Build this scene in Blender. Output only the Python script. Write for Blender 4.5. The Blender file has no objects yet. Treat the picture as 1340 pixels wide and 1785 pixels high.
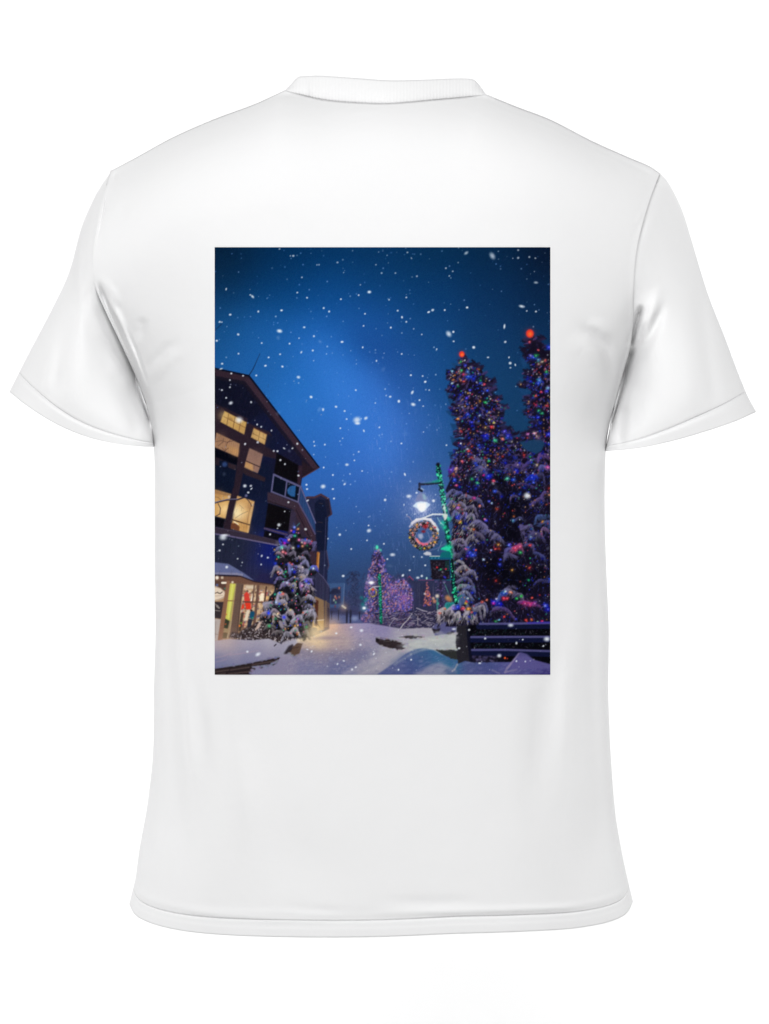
import bpy, math, random
import numpy as np

# ------------------------------------------------------------------ scale, camera, light
S = 0.0005            # metres per artwork unit in the plane of the shirt's side seams
CAM = 3.0             # metres from the camera to that plane
ZC = 1.20             # height of the middle of the picture
C = bpy.context.scene.collection
scene = bpy.context.scene

cam_data = bpy.data.cameras.new('camera')
cam_data.sensor_fit = 'VERTICAL'
cam_data.sensor_height = 36.0
cam_data.lens = 36.0 * CAM / (1785 * S)
cam_data.clip_end = 100.0
cam = bpy.data.objects.new('camera', cam_data)
cam.location = (0, -CAM, ZC)
cam.rotation_euler = (math.radians(90), 0, 0)
C.objects.link(cam)
scene.camera = cam

world = bpy.data.worlds.new('World')
scene.world = world
world.use_nodes = True
wbg = world.node_tree.nodes['Background']
wbg.inputs['Color'].default_value = (1, 1, 1, 1)
wbg.inputs['Strength'].default_value = 0.30


def area(name, loc, target, size, power):
    d = bpy.data.lights.new(name, 'AREA')
    d.shape = 'RECTANGLE'; d.size, d.size_y = size; d.energy = power
    o = bpy.data.objects.new(name, d)
    o.location = loc
    dx, dy, dz = (target[i] - loc[i] for i in range(3))
    o.rotation_euler = (math.atan2(math.hypot(dx, dy), -dz), 0, math.atan2(dy, dx) - math.pi / 2)
    C.objects.link(o)
    return o


area('key_softbox', (-0.26, -2.90, ZC + 1.60), (-0.02, 0, ZC + .10), (1.5, 1.5), 84)
area('backdrop_light', (-1.9, 0.55, ZC - .25), (-0.5, 1.8, ZC - .25), (0.6, 2.8), 29)
area('backdrop_light', (1.9, 0.55, ZC - .25), (0.5, 1.8, ZC - .25), (0.6, 2.8), 29)

scene.view_settings.view_transform = 'Standard'
scene.view_settings.look = 'None'
scene.view_settings.exposure = 0.0
scene.view_settings.gamma = 1.0
scene.view_settings.use_curve_mapping = False
scene.render.engine = 'CYCLES'
scene.cycles.use_denoising = True
scene.cycles.max_bounces = 8
INK_GAIN = 0.92     # ink reflectance per unit of picture brightness


# ------------------------------------------------------------------ materials
def mat_cloth(name, rib=False):
    m = bpy.data.materials.new(name); m.use_nodes = True
    nt = m.node_tree; b = nt.nodes['Principled BSDF']
    b.inputs['Base Color'].default_value = (.865, .865, .868, 1)
    b.inputs['Roughness'].default_value = .92
    b.inputs['Specular IOR Level'].default_value = .03
    tc = nt.nodes.new('ShaderNodeTexCoord')
    n1 = nt.nodes.new('ShaderNodeTexNoise'); n1.inputs['Scale'].default_value = 1100; n1.inputs['Detail'].default_value = 2
    n2 = nt.nodes.new('ShaderNodeTexNoise'); n2.inputs['Scale'].default_value = 16; n2.inputs['Detail'].default_value = 4
    nt.links.new(tc.outputs['Object'], n1.inputs['Vector']); nt.links.new(tc.outputs['Object'], n2.inputs['Vector'])
    b1 = nt.nodes.new('ShaderNodeBump'); b1.inputs['Strength'].default_value = .10; b1.inputs['Distance'].default_value = .0005
    b2 = nt.nodes.new('ShaderNodeBump'); b2.inputs['Strength'].default_value = .4; b2.inputs['Distance'].default_value = .004
    nt.links.new(n1.outputs['Fac'], b1.inputs['Height']); nt.links.new(n2.outputs['Fac'], b2.inputs['Height'])
    nt.links.new(b2.outputs['Normal'], b1.inputs['Normal'])
    last = b1
    if rib:
        w = nt.nodes.new('ShaderNodeTexWave'); w.bands_direction = 'X'; w.inputs['Scale'].default_value = 110
        b3 = nt.nodes.new('ShaderNodeBump'); b3.inputs['Strength'].default_value = .25; b3.inputs['Distance'].default_value = .0006
        nt.links.new(tc.outputs['Object'], w.inputs['Vector']); nt.links.new(w.outputs['Fac'], b3.inputs['Height'])
        nt.links.new(b1.outputs['Normal'], b3.inputs['Normal']); last = b3
    nt.links.new(last.outputs['Normal'], b.inputs['Normal'])
    return m


def mat_ink():
    m = bpy.data.materials.new('printed_ink'); m.use_nodes = True
    nt = m.node_tree; b = nt.nodes['Principled BSDF']
    a = nt.nodes.new('ShaderNodeVertexColor'); a.layer_name = 'ink'
    nt.links.new(a.outputs['Color'], b.inputs['Base Color'])
    b.inputs['Roughness'].default_value = 1.0
    b.inputs['Specular IOR Level'].default_value = 0.0
    return m


CLOTH = mat_cloth('white_cotton'); RIB = mat_cloth('white_ribbed_cotton', True); INK = mat_ink()

# ------------------------------------------------------------------ backdrop
m = bpy.data.materials.new('white_backdrop'); m.use_nodes = True
b = m.node_tree.nodes['Principled BSDF']
b.inputs['Base Color'].default_value = (.92, .92, .92, 1); b.inputs['Roughness'].default_value = 1; b.inputs['Specular IOR Level'].default_value = 0
me = bpy.data.meshes.new('backdrop')
prof = [(1.8, 4.2), (1.8, .1)] + [(1.8 - .9 + .9 * math.cos(k * math.pi / 16), .1 - .9 * math.sin(k * math.pi / 16)) for k in range(1, 9)] + [(-4.5, -.8)]
vs = []; fs = []
for x in (-5, 5):
    vs += [(x, y, z) for y, z in prof]
n = len(prof)
for i in range(n - 1):
    fs.append((i, i + 1, n + i + 1, n + i))
me.from_pydata(vs, [], fs); me.polygons.foreach_set('use_smooth', [True] * len(fs)); me.materials.append(m)
o = bpy.data.objects.new('backdrop', me); o['kind'] = 'structure'; C.objects.link(o)


# ------------------------------------------------------------------ the shirt
def unproject(p):
    """(artwork x, artwork y, depth in metres) -> world metres"""
    k = (CAM + p[..., 2]) / CAM * S
    return np.stack([(p[..., 0] - 670) * k, p[..., 2], ZC + (892.5 - p[..., 1]) * k], -1)


def spline(pts, n, by=None):
    """Catmull-Rom through pts, n samples evenly spaced by arc length (or by parameter by=column)"""
    p = np.asarray(pts, float)
    q = np.vstack([2 * p[0] - p[1], p, 2 * p[-1] - p[-2]])
    out = []
    for i in range(1, len(q) - 2):
        t = np.linspace(0, 1, 24, endpoint=False)[:, None]
        a, b_, c, d = q[i - 1], q[i], q[i + 1], q[i + 2]
        out.append(.5 * (2 * b_ + (c - a) * t + (2 * a - 5 * b_ + 4 * c - d) * t ** 2 + (3 * b_ - a - 3 * c + d) * t ** 3))
    out.append(p[-1:]); f = np.vstack(out)
    s = np.r_[0, np.cumsum(np.hypot(*np.diff(f[:, :2], axis=0).T))] if by is None else np.abs(f[:, by] - f[0, by])
    s = s / s[-1]
    t = np.linspace(0, 1, n) if np.isscalar(n) else np.asarray(n)
    return np.stack([np.interp(t, s, f[:, k]) for k in range(f.shape[1])], -1)


def coons(T, B, L, R, u, v):
    """bilinear Coons patch; T,B (nu,k) and L,R (nv,k)"""
    U = u[None, :, None]; V = v[:, None, None]
    return ((1 - V) * T[None] + V * B[None] + (1 - U) * L[:, None] + U * R[:, None]
            - ((1 - U) * (1 - V) * T[0] + U * (1 - V) * T[-1] + (1 - U) * V * B[0] + U * V * B[-1]))


def sstep(x):
    x = np.clip(x, 0, 1); return x * x * (3 - 2 * x)


def sinterp(x, xs, ys, soft=45):
    """interpolation table with its corners rounded off"""
    gx_ = np.arange(60, 1760, 5.); k = np.exp(-(np.arange(-30, 31) * 5. / soft) ** 2); k /= k.sum()
    return np.interp(x, gx_, np.convolve(np.pad(np.interp(gx_, xs, ys), 30, mode='edge'), k, 'valid'))


def polydist(pts, X, Y):
    """distance to a polyline and the parameter (0..1) along it"""
    best = np.full(X.shape, 1e9); par = np.zeros(X.shape); n = len(pts) - 1
    sgn = np.zeros(X.shape)
    for i in range(n):
        (x1, y1), (x2, y2) = pts[i], pts[i + 1]
        dx, dy = x2 - x1, y2 - y1
        t = np.clip(((X - x1) * dx + (Y - y1) * dy) / (dx * dx + dy * dy), 0, 1)
        d = np.hypot(X - x1 - t * dx, Y - y1 - t * dy)
        k = d < best
        best = np.where(k, d, best); par = np.where(k, (i + t) / n, par)
    return best, par


# folds: (polyline, half width, depth in metres, + away from the camera, fade at both ends)
FOLDS = [
    # left armhole crease with its rolled edge
    ([(167, 486), (186, 540), (212, 598), (238, 655), (256, 704), (266, 764)], 6.5, .014, .12),
    ([(178, 500), (203, 550), (228, 602), (248, 652), (260, 690)], 7, -.0055, .25),
    ([(212, 556), (236, 612), (252, 656), (258, 676)], 4, .0050, .3),
    ([(170, 478), (196, 512), (208, 540)], 9, -.0030, .4),
    ([(246, 664), (262, 636), (290, 606), (318, 592)], 8, .0022, .5),
    ([(252, 684), (268, 656), (298, 624), (334, 606)], 10, -.0024, .5),
    ([(240, 600), (248, 570), (250, 550)], 8, .0022, .4),
    ([(170, 580), (196, 612), (214, 640)], 8, .0020, .4),
    ([(180, 610), (214, 650), (240, 690)], 12, -.0030, .4),
    # the sleeve side of the two underarm creases
    ([(158, 490), (178, 548), (203, 604), (230, 664), (250, 722), (262, 772)], 9, .0080, .25),
    ([(1128, 548), (1112, 592), (1102, 630), (1090, 676), (1078, 726), (1066, 776)], 10, .0085, .25),
    ([(196, 640), (226, 700), (246, 764)], 16, .0026, .35), ([(1120, 650), (1100, 700), (1084, 770)], 18, .0030, .35),
    # left sleeve soft drops
    ([(118, 540), (104, 620), (92, 700)], 14, .0034, .3), ([(96, 590), (80, 650), (66, 700)], 15, -.0026, .3),
    ([(160, 420), (158, 520), (150, 620), (140, 720)], 22, -.0016, .3), ([(215, 660), (235, 720), (244, 770)], 12, .0030, .3),
    ([(197, 300), (202, 318)], 5, .0022, .3), ([(212, 350), (215, 380)], 10, .0012, .4),
    # right armhole
    ([(1119, 530), (1110, 562), (1102, 590), (1097, 606)], 5, .013, .2),
    ([(1104, 600), (1090, 640), (1079, 676), (1070, 706), (1059, 764)], 7, .016, .12),
    ([(1126, 540), (1112, 580), (1104, 604)], 6, -.0045, .3),
    ([(1156, 486), (1138, 540), (1118, 588), (1098, 636), (1082, 670)], 10, -.0045, .3),
    ([(1160, 520), (1144, 562), (1124, 604), (1104, 640), (1084, 684)], 9, .0055, .3),
    ([(1128, 370), (1118, 392), (1112, 420)], 7, .0018, .4), ([(1122, 366), (1112, 396)], 7, -.0014, .4),
    ([(990, 566), (1030, 580), (1056, 606), (1070, 640), (1076, 676)], 12, .0046, .45),
    ([(984, 590), (1022, 604), (1046, 632), (1058, 680)], 16, -.0030, .45),
    ([(1020, 560), (1046, 570), (1068, 592)], 10, -.0022, .4),
    ([(1214, 470), (1226, 560), (1240, 660), (1250, 736)], 14, .0028, .3), ([(1190, 520), (1204, 620), (1212, 740)], 22, -.0016, .3),
    ([(1090, 700), (1084, 740), (1078, 784)], 9, .0060, .3),
    # body, left side drapes
    ([(288, 800), (284, 900), (286, 1060), (292, 1130), (299, 1200), (302, 1280), (308, 1380), (314, 1480), (316, 1580)], 12, .0034, .5),
    ([(304, 900), (312, 1120), (318, 1240), (330, 1380), (344, 1560)], 17, -.0040, .5), ([(345, 1000), (352, 1160), (362, 1280), (380, 1400), (410, 1580)], 26, .0042, .5),
    ([(380, 1100), (400, 1300), (440, 1440), (470, 1580)], 34, -.0030, .5), ([(262, 1330), (258, 1420), (252, 1540)], 13, .0030, .4),
    # body, right side drapes
    ([(1046, 830), (1040, 950), (1034, 1100), (1034, 1240), (1044, 1400), (1056, 1560)], 13, .0032, .5), ([(1014, 900), (1000, 1100), (992, 1200), (990, 1330), (1000, 1500)], 19, -.0042, .5),
    ([(968, 1000), (950, 1200), (938, 1330), (930, 1500)], 28, .0036, .5), ([(1066, 1360), (1078, 1450), (1090, 1540)], 13, .0030, .4),
    ([(296, 1280), (312, 1440), (340, 1600)], 42, .0056, .5), ([(1056, 1300), (1040, 1450), (1020, 1600)], 36, .0050, .5), ([(420, 1380), (520, 1500), (640, 1580)], 60, .0034, .5),
    # low gathers over the hem
    ([(300, 1585), (380, 1596), (480, 1602), (600, 1604)], 5, -.0016, .3), ([(480, 1580), (600, 1592), (720, 1594)], 8, .0014, .4),
    ([(700, 1590), (800, 1590), (960, 1584), (1030, 1580)], 5, -.0016, .3), ([(640, 1570), (760, 1574), (860, 1568)], 10, .0014, .4),
    # shoulder seams
    ([(842, 171), (900, 194), (960, 217), (1030, 253), (1090, 282), (1140, 306)], 3, .0018, .05), ([(842, 177), (900, 200), (960, 223), (1030, 259), (1090, 288)], 3, -.0008, .1),
]
# the hanging cloth is never quite flat: long shallow waves
WAVES = [(random.Random(k).uniform(.004, .012), random.Random(k + 50).uniform(.001, .005), random.Random(k + 99).uniform(0, 6.3), .0006) for k in range(7)]


def fold_y(X, Y):
    d = np.zeros(X.shape)
    for pts, w, amp, fade in FOLDS:
        q, t = polydist(pts, X, Y)
        env = sstep(t / fade) * sstep((1 - t) / fade)
        d += amp * env * np.exp(-(q / w) ** 2)
    for fx, fy, ph, a in WAVES:
        d += a * np.sin(X * fx + Y * fy + ph)
    return d


LEFT_SEAM = [(195, 297), (178, 350), (166, 408), (161, 456), (166, 500), (186, 548), (211, 600), (236, 655), (254, 704)]
LEFT_SIDE = [(254, 704), (264, 750), (269, 800), (270, 900), (270, 1000), (271, 1100), (268, 1200), (268, 1270), (266, 1320), (261, 1370), (254, 1420), (243, 1480), (236, 1530), (225, 1576)]
RIGHT_SEAM = [(1150, 302), (1132, 350), (1116, 405), (1107, 456), (1104, 510), (1104, 556), (1098, 606), (1086, 650), (1074, 696)]
RIGHT_SIDE = [(1074, 696), (1061, 745), (1055, 800), (1054, 900), (1057, 1000), (1061, 1100), (1060, 1200), (1063, 1290), (1068, 1370), (1074, 1430), (1083, 1482), (1092, 1525), (1103, 1572)]
TOP_LEFT = [(195, 297), (240, 273), (300, 240), (370, 209), (440, 183), (480, 165), (497, 157)]
NECK = [(497, 157), (520, 164), (570, 175), (640, 180), (690, 180), (760, 174), (815, 169), (846, 164)]
TOP_RIGHT = [(846, 164), (900, 186), (960, 209), (1030, 245), (1090, 272), (1130, 289), (1150, 302)]
HEM = [(225, 1576), (234, 1593), (252, 1605), (285, 1616), (335, 1625), (410, 1631), (520, 1634), (620, 1634), (700, 1632), (790, 1628), (890, 1625), (985, 1620), (1042, 1612), (1076, 1602), (1094, 1590), (1103, 1572)]
NV1, NV2 = 150, 300
ROWS = NV1 + NV2 - 1


def side_curve(seam, side):
    a = spline(seam, NV1); b_ = spline(side, NV2)
    return np.vstack([a, b_[1:]])


def seam_depth(py):
    return sinterp(py, [255, 297, 315, 345, 390, 450, 500, 560, 620, 670, 704, 750, 800], [.03, .001, -.016, -.038, -.056, -.064, -.060, -.044, -.020, 0, .010, .008, 0], 32)


tt = np.linspace(0, 1, 400)
u = .45 * tt + .55 * (.5 - .5 * np.cos(math.pi * tt))
Lc = side_curve(LEFT_SEAM, LEFT_SIDE); Rc = side_curve(RIGHT_SEAM, RIGHT_SIDE)
yL, yR = seam_depth(Lc[:, 1]), seam_depth(Rc[:, 1])
top = np.vstack([spline(TOP_LEFT, 120)[:-1], spline(NECK, 160)[:-1], spline(TOP_RIGHT, 122)])
sx = np.abs(top[:, 0] - top[0, 0]); sx /= sx[-1]
hemc = spline(HEM, 400); sh = np.linspace(0, 1, 400)
T = np.stack([np.interp(u, sx, top[:, 0]), np.interp(u, sx, top[:, 1])], -1)
Bc = np.stack([np.interp(u, sh, hemc[:, 0]), np.interp(u, sh, hemc[:, 1])], -1)
v = np.linspace(0, 1, ROWS)
v = np.r_[np.linspace(0, .34, NV1), np.linspace(.34, 1, NV2)[1:]]
# smoothed shoulder line: depth is measured from it, so the neck corners leave no ridge in the cloth
TSX = np.linspace(195, 1150, 300)


def smooth_line(x, y, dip):
    f = np.interp(TSX, x, y) + dip
    k = np.exp(-np.linspace(-2.2, 2.2, 61) ** 2); k /= k.sum()
    return np.convolve(np.pad(f, 30, mode='reflect', reflect_type='odd'), k, 'valid')


TSY = smooth_line(T[:, 0], T[:, 1], 0)
TSF = smooth_line(T[:, 0], T[:, 1], 60 * np.exp(-((TSX - 671) / 130) ** 2))
yT = np.zeros(len(u))


def torso(sign, T2, yT2, uu):
    Bq = np.stack([np.interp(uu, u, Bc[:, 0]), np.interp(uu, u, Bc[:, 1])], -1)
    P2 = coons(T2, Bq, Lc, Rc, uu, v)
    yb = coons(yT2[:, None], np.zeros((len(uu), 1)), (yL if sign < 0 else -yL)[:, None], (yR if sign < 0 else -yR)[:, None], uu, v)[..., 0]
    a = np.abs(2 * uu - 1)[None, :]
    lower = sstep((P2[..., 1] - 460) / 250)
    E = lower * (1 - a ** 3.0) ** .5 + (1 - lower) * (1 - a ** 3.4)
    d = np.clip(P2[..., 1] - np.interp(P2[..., 0], TSX, TSY if sign < 0 else TSF), -40, None)
    d = .5 * (d + np.sqrt(d * d + 18 ** 2)) - 9 * np.exp(-np.abs(d) / 40)
    d = np.clip(d, 0, None)
    neckw = np.exp(-((P2[..., 0] - 671) / 210) ** 2)
    g = (1 - (1 - np.clip(d / (165 + 90 * neckw), 0, 1)) ** 2.0) ** (.62 + .2 * neckw)
    near = (.50 if sign < 0 else .62) * np.exp(-((P2[..., 0] - 671) / 150) ** 2)
    g = 1 - (1 - g) * (1 - near)
    edge = -(yL + yR)[:, None] / 2                          # what the side seams already contribute on each row
    full = sinterp(P2[..., 1], [150, 420, 700, 1000, 1300, 1640], [.112, .118, .118, .108, .096, .090], 150)
    if sign > 0:
        full = full * 1.06
    y = yb + sign * (full - edge) * E * g
    return np.concatenate([P2, y[..., None]], -1)


back = torso(-1, T, yT, u)
F = fold_y(back[..., 0], back[..., 1])
F *= sstep(np.minimum(u, 1 - u) / .012)[None, :] * sstep(v / .012)[:, None]
# seam line of the hem: a groove and the double thickness of cloth under it
hd = (1 - v)[:, None] * 860 / .66
hem_relief = .0012 * np.exp(-((hd - 27) / 4.4) ** 2) - .0008 * np.exp(-((hd - 37) / 5) ** 2) - .0006 * sstep((26 - hd) / 6) + .0008 * np.exp(-((hd - 18) / 3) ** 2)
back[..., 2] += F + hem_relief * sstep(np.minimum(u, 1 - u) / .03)[None, :]

# front of the shirt: the same side seams, a lower neckline
uf = np.linspace(0, 1, 140); uf = .45 * uf + .55 * (.5 - .5 * np.cos(math.pi * uf))
Tf = np.stack([np.interp(uf, u, T[:, 0]), np.interp(uf, u, T[:, 1])], -1)
inn = (Tf[:, 0] > 497) & (Tf[:, 0] < 846)
cz = np.sqrt(np.clip(1 - ((Tf[:, 0] - 671) / 176.) ** 2, 0, 1))
Tf[:, 1] = np.where(inn, 160 + 95 * cz, Tf[:, 1])
front = torso(1, Tf, np.zeros(len(uf)), uf)
# the shoulder seams join the two halves
gap = np.stack([np.interp(uf, u, back[0, :, k]) for k in range(3)], -1) - front[0]
gap[inn] = 0
front += gap[None] * np.exp(-(front[..., 1:2] - front[:1, :, 1:2]).clip(0) / 45)
front[:, 0] = back[:, 0]; front[:, -1] = back[:, -1]
# the far side of the hem hangs level with the near one (seen higher up from here)
k = sstep((front[..., 1] - 1450) / 180)
front[..., 1] -= k * 34 * (1 - (2 * uf - 1) ** 2)[None, :]


def faces_grid(nr, nc, off=0, flip=False):
    i = np.arange((nr - 1) * nc).reshape(nr - 1, nc)[:, :-1] + off
    q = np.stack([i, i + 1, i + nc + 1, i + nc], -1).reshape(-1, 4)
    return q[:, ::-1] if flip else q


def make(name, verts, quads, material, parent, smooth=True, loc=None):
    keep = np.zeros(len(verts), bool); keep[quads.ravel()] = True
    idx = np.cumsum(keep) - 1
    verts = verts[keep]; quads = idx[quads]
    me = bpy.data.meshes.new(name)
    me.vertices.add(len(verts)); me.vertices.foreach_set('co', np.ascontiguousarray(verts, np.float32).ravel())
    me.loops.add(quads.size); me.loops.foreach_set('vertex_index', np.ascontiguousarray(quads, np.int32).ravel())
    me.polygons.add(len(quads)); me.polygons.foreach_set('loop_start', np.arange(0, quads.size, 4, dtype=np.int32))
    me.update(calc_edges=True); me.validate()
    if smooth:
        me.polygons.foreach_set('use_smooth', np.ones(len(me.polygons), bool))
    me.materials.append(material)
    o = bpy.data.objects.new(name, me); C.objects.link(o)
    if parent is not None:
        o.parent = parent; o.matrix_parent_inverse.identity(); o.location = (0, 0, 0)
    return o


BASE = np.array([0, 0, ZC - (1634 - 892.5) * S])
shirt = bpy.data.objects.new('t_shirt', None)
shirt.location = BASE; shirt.empty_display_size = .1
shirt['label'] = 'white short-sleeved t-shirt seen from behind, a snowy night street printed on its back'
shirt['category'] = 't-shirt'
C.objects.link(shirt)


def weld(o, dist=2e-5):
    import bmesh
    bm = bmesh.new(); bm.from_mesh(o.data)
    bmesh.ops.remove_doubles(bm, verts=[x for x in bm.verts if x.is_boundary], dist=dist)
    bm.to_mesh(o.data); bm.free()


def thick(o, t=.0011):
    md = o.modifiers.new('cloth_thickness', 'SOLIDIFY'); md.thickness = t; md.offset = -1


bw = unproject(back) - BASE; fw = unproject(front) - BASE
nb = back.shape[0] * back.shape[1]
HROW = int(np.searchsorted(-hd[:, 0], -26.5))                 # first row of the hem band
nc, nf = back.shape[1], front.shape[1]
verts = np.vstack([bw.reshape(-1, 3), fw.reshape(-1, 3)])
qb = faces_grid(ROWS, nc, 0, True); qf = faces_grid(ROWS, nf, nb)
rb = np.repeat(np.arange(ROWS - 1), nc - 1); rf = np.repeat(np.arange(ROWS - 1), nf - 1)
body = make('body', verts, np.vstack([qb[rb < HROW], qf[rf < HROW]]), CLOTH, shirt); weld(body); thick(body)
hem = make('hem', verts, np.vstack([qb[rb >= HROW], qf[rf >= HROW]]), CLOTH, body); weld(hem); thick(hem, .0011)

# ------------------------------------------------------------------ sleeves
NS, NT = 150, 170


def sleeve(seam, outer, hemp, under, seam_col):
    """rows run from the armhole to the cuff, columns from the outer fold to the underarm"""
    tq = np.linspace(0, 1, NT); tq = .45 * tq + .55 * (.5 - .5 * np.cos(math.pi * tq))
    sq = np.linspace(0, 1, NS)
    top_ = spline(seam, tq); bot = spline(hemp, tq); left = spline(outer, sq); right = spline(under, sq)
    P2 = coons(top_, bot, left, right, tq, sq)
    grids = []
    for sign in (-1, 1):
        ys = seam_depth(top_[:, 1])
        ys = ys + .0003 - np.where(top_[:, 1] > 540, .003 * sstep((top_[:, 1] - 540) / 160), 0) if sign < 0 else -.8 * ys
        yr = np.linspace(ys[-1], .004, NS)
        yb = coons(ys[:, None], (tq ** 3 * .012)[:, None], np.zeros((NS, 1)), yr[:, None], tq, sq)[..., 0]
        a = np.abs(2 * tq - 1)
        E = np.where(tq < .5, (1 - a ** 2.3) ** .55, (1 - a ** 5.0) ** .5)
        h = sstep(sq * 1.15)[:, None] * .058 - .013 * np.sin(math.pi * sq)[:, None] * np.sqrt(1 - tq)[None, :] * (sign < 0)
        y = yb + sign * h * E[None, :]
        g = np.concatenate([P2, y[..., None]], -1)
        if sign < 0:
            dd = (1 - sq)[:, None] * 330
            rel = .0012 * np.exp(-((dd - 27) / 4) ** 2) - .0006 * sstep((26 - dd) / 6)
            f = fold_y(P2[..., 0], P2[..., 1]) * sstep(np.minimum(tq, 1 - tq) / .02)[None, :]
            g[..., 2] += f + rel * sstep(np.minimum(tq, 1 - tq) / .04)[None, :]
        else:
            g[:, 0] = grids[0][1:, 0]; g[:, -1] = grids[0][1:, -1]
            g[..., 1] -= (sstep((sq - .6) / .4) * 10)[:, None] * E[None, :]
        if sign < 0:                                        # the seam allowance tucked in under the body
            tuck = g[:1] + (g[:1] - g[6:7]) * sstep((tq - .04) / .16)[None, :, None]
            tuck[..., 2] += .0008 + .03 * sstep((g[:1, :, 1] - 530) / 120)
            g = np.concatenate([tuck, g]) 
        else:
            g = np.concatenate([g[:1], g])
        grids.append(g)
    w = [unproject(g).reshape(-1, 3) - BASE for g in grids]
    flip = outer[-1][0] > 670
    q0 = faces_grid(NS + 1, NT, 0, not flip); q1 = faces_grid(NS + 1, NT, (NS + 1) * NT, flip)
    r = np.repeat(np.arange(NS), NT - 1)
    hr = int(NS * (1 - 26.5 / 330))
    vv = np.vstack(w)
    s = make('sleeve', vv, np.vstack([q0[r < hr], q1[r < hr]]), CLOTH, shirt); weld(s); thick(s)
    c = make('cuff', vv, np.vstack([q0[r >= hr], q1[r >= hr]]), CLOTH, s); weld(c); thick(c, .0011)
    return s


sleeve(LEFT_SEAM, [(195, 297), (180, 318), (165, 343), (142, 396), (120, 475), (90, 540), (50, 616), (16, 683)],
       [(16, 683), (45, 706), (80, 729), (112, 746), (150, 761), (190, 771), (232, 777), (270, 779)],
       [(254, 704), (262, 730), (267, 755), (270, 779)], 0)
sleeve(RIGHT_SEAM, [(1150, 302), (1164, 318), (1179, 345), (1192, 376), (1206, 422), (1222, 476), (1238, 525), (1262, 585), (1284, 644), (1302, 688), (1318, 718)],
       [(1318, 718), (1280, 735), (1230, 752), (1170, 769), (1112, 781), (1054, 786)],
       [(1074, 696), (1066, 730), (1060, 760), (1054, 786)], 1)

# ------------------------------------------------------------------ collar
seamc = spline(NECK, 160)
rim = spline([(498, 156), (507, 147), (519, 135), (530, 133), (560, 132), (620, 136), (680, 140), (740, 139), (790, 137), (822, 138), (833, 146), (846, 163)], 160)
ncol = 160; nrow = 14
ring = []
for j in range(nrow):
    t = j / (nrow - 1)
    bk = seamc * (1 - t) + rim * t
    x = bk[:, 0]
    yb = np.interp(seamc[:, 0], back[0, :, 0], back[0, :, 2]) + .014 * t - .0016 * math.sin(math.pi * t) ** .9 + .0022 * (1 - t) ** 3
    bkp = np.concatenate([bk, yb[:, None]], -1)
    fx = np.linspace(846, 498, ncol)[1:-1]
    cz = np.sqrt(np.clip(1 - ((fx - 672) / 176.) ** 2, 0, 1))
    frp = np.stack([672 + (fx - 672) * (1 - .06 * t), 160 + 95 * cz - 34 * t * (.3 + .7 * cz), np.interp(fx, front[0, :, 0], front[0, :, 2]) - .012 * t * cz + .0008], -1)
    ring.append(np.vstack([bkp, frp]))
ring = np.array(ring)
nn = ring.shape[1]
q = faces_grid(nrow, nn, 0, False)
cl = np.array([[j * nn + nn - 1, j * nn, (j + 1) * nn, (j + 1) * nn + nn - 1] for j in range(nrow - 1)])
collar = make('collar', (unproject(ring) - BASE).reshape(-1, 3), np.vstack([q, cl]), RIB, shirt); thick(collar, .0018)

# ------------------------------------------------------------------ the printed picture
# A small numpy raster painter.  It works out the ink colours of the print (sRGB 0..1, one
# colour per grid point); the print mesh carries them as a colour attribute.
PX0, PY0, PX1, PY1 = 374.0, 431.0, 959.0, 1176.0      # print rectangle in artwork units
PW, PH, SS = 585, 745, 2


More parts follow.
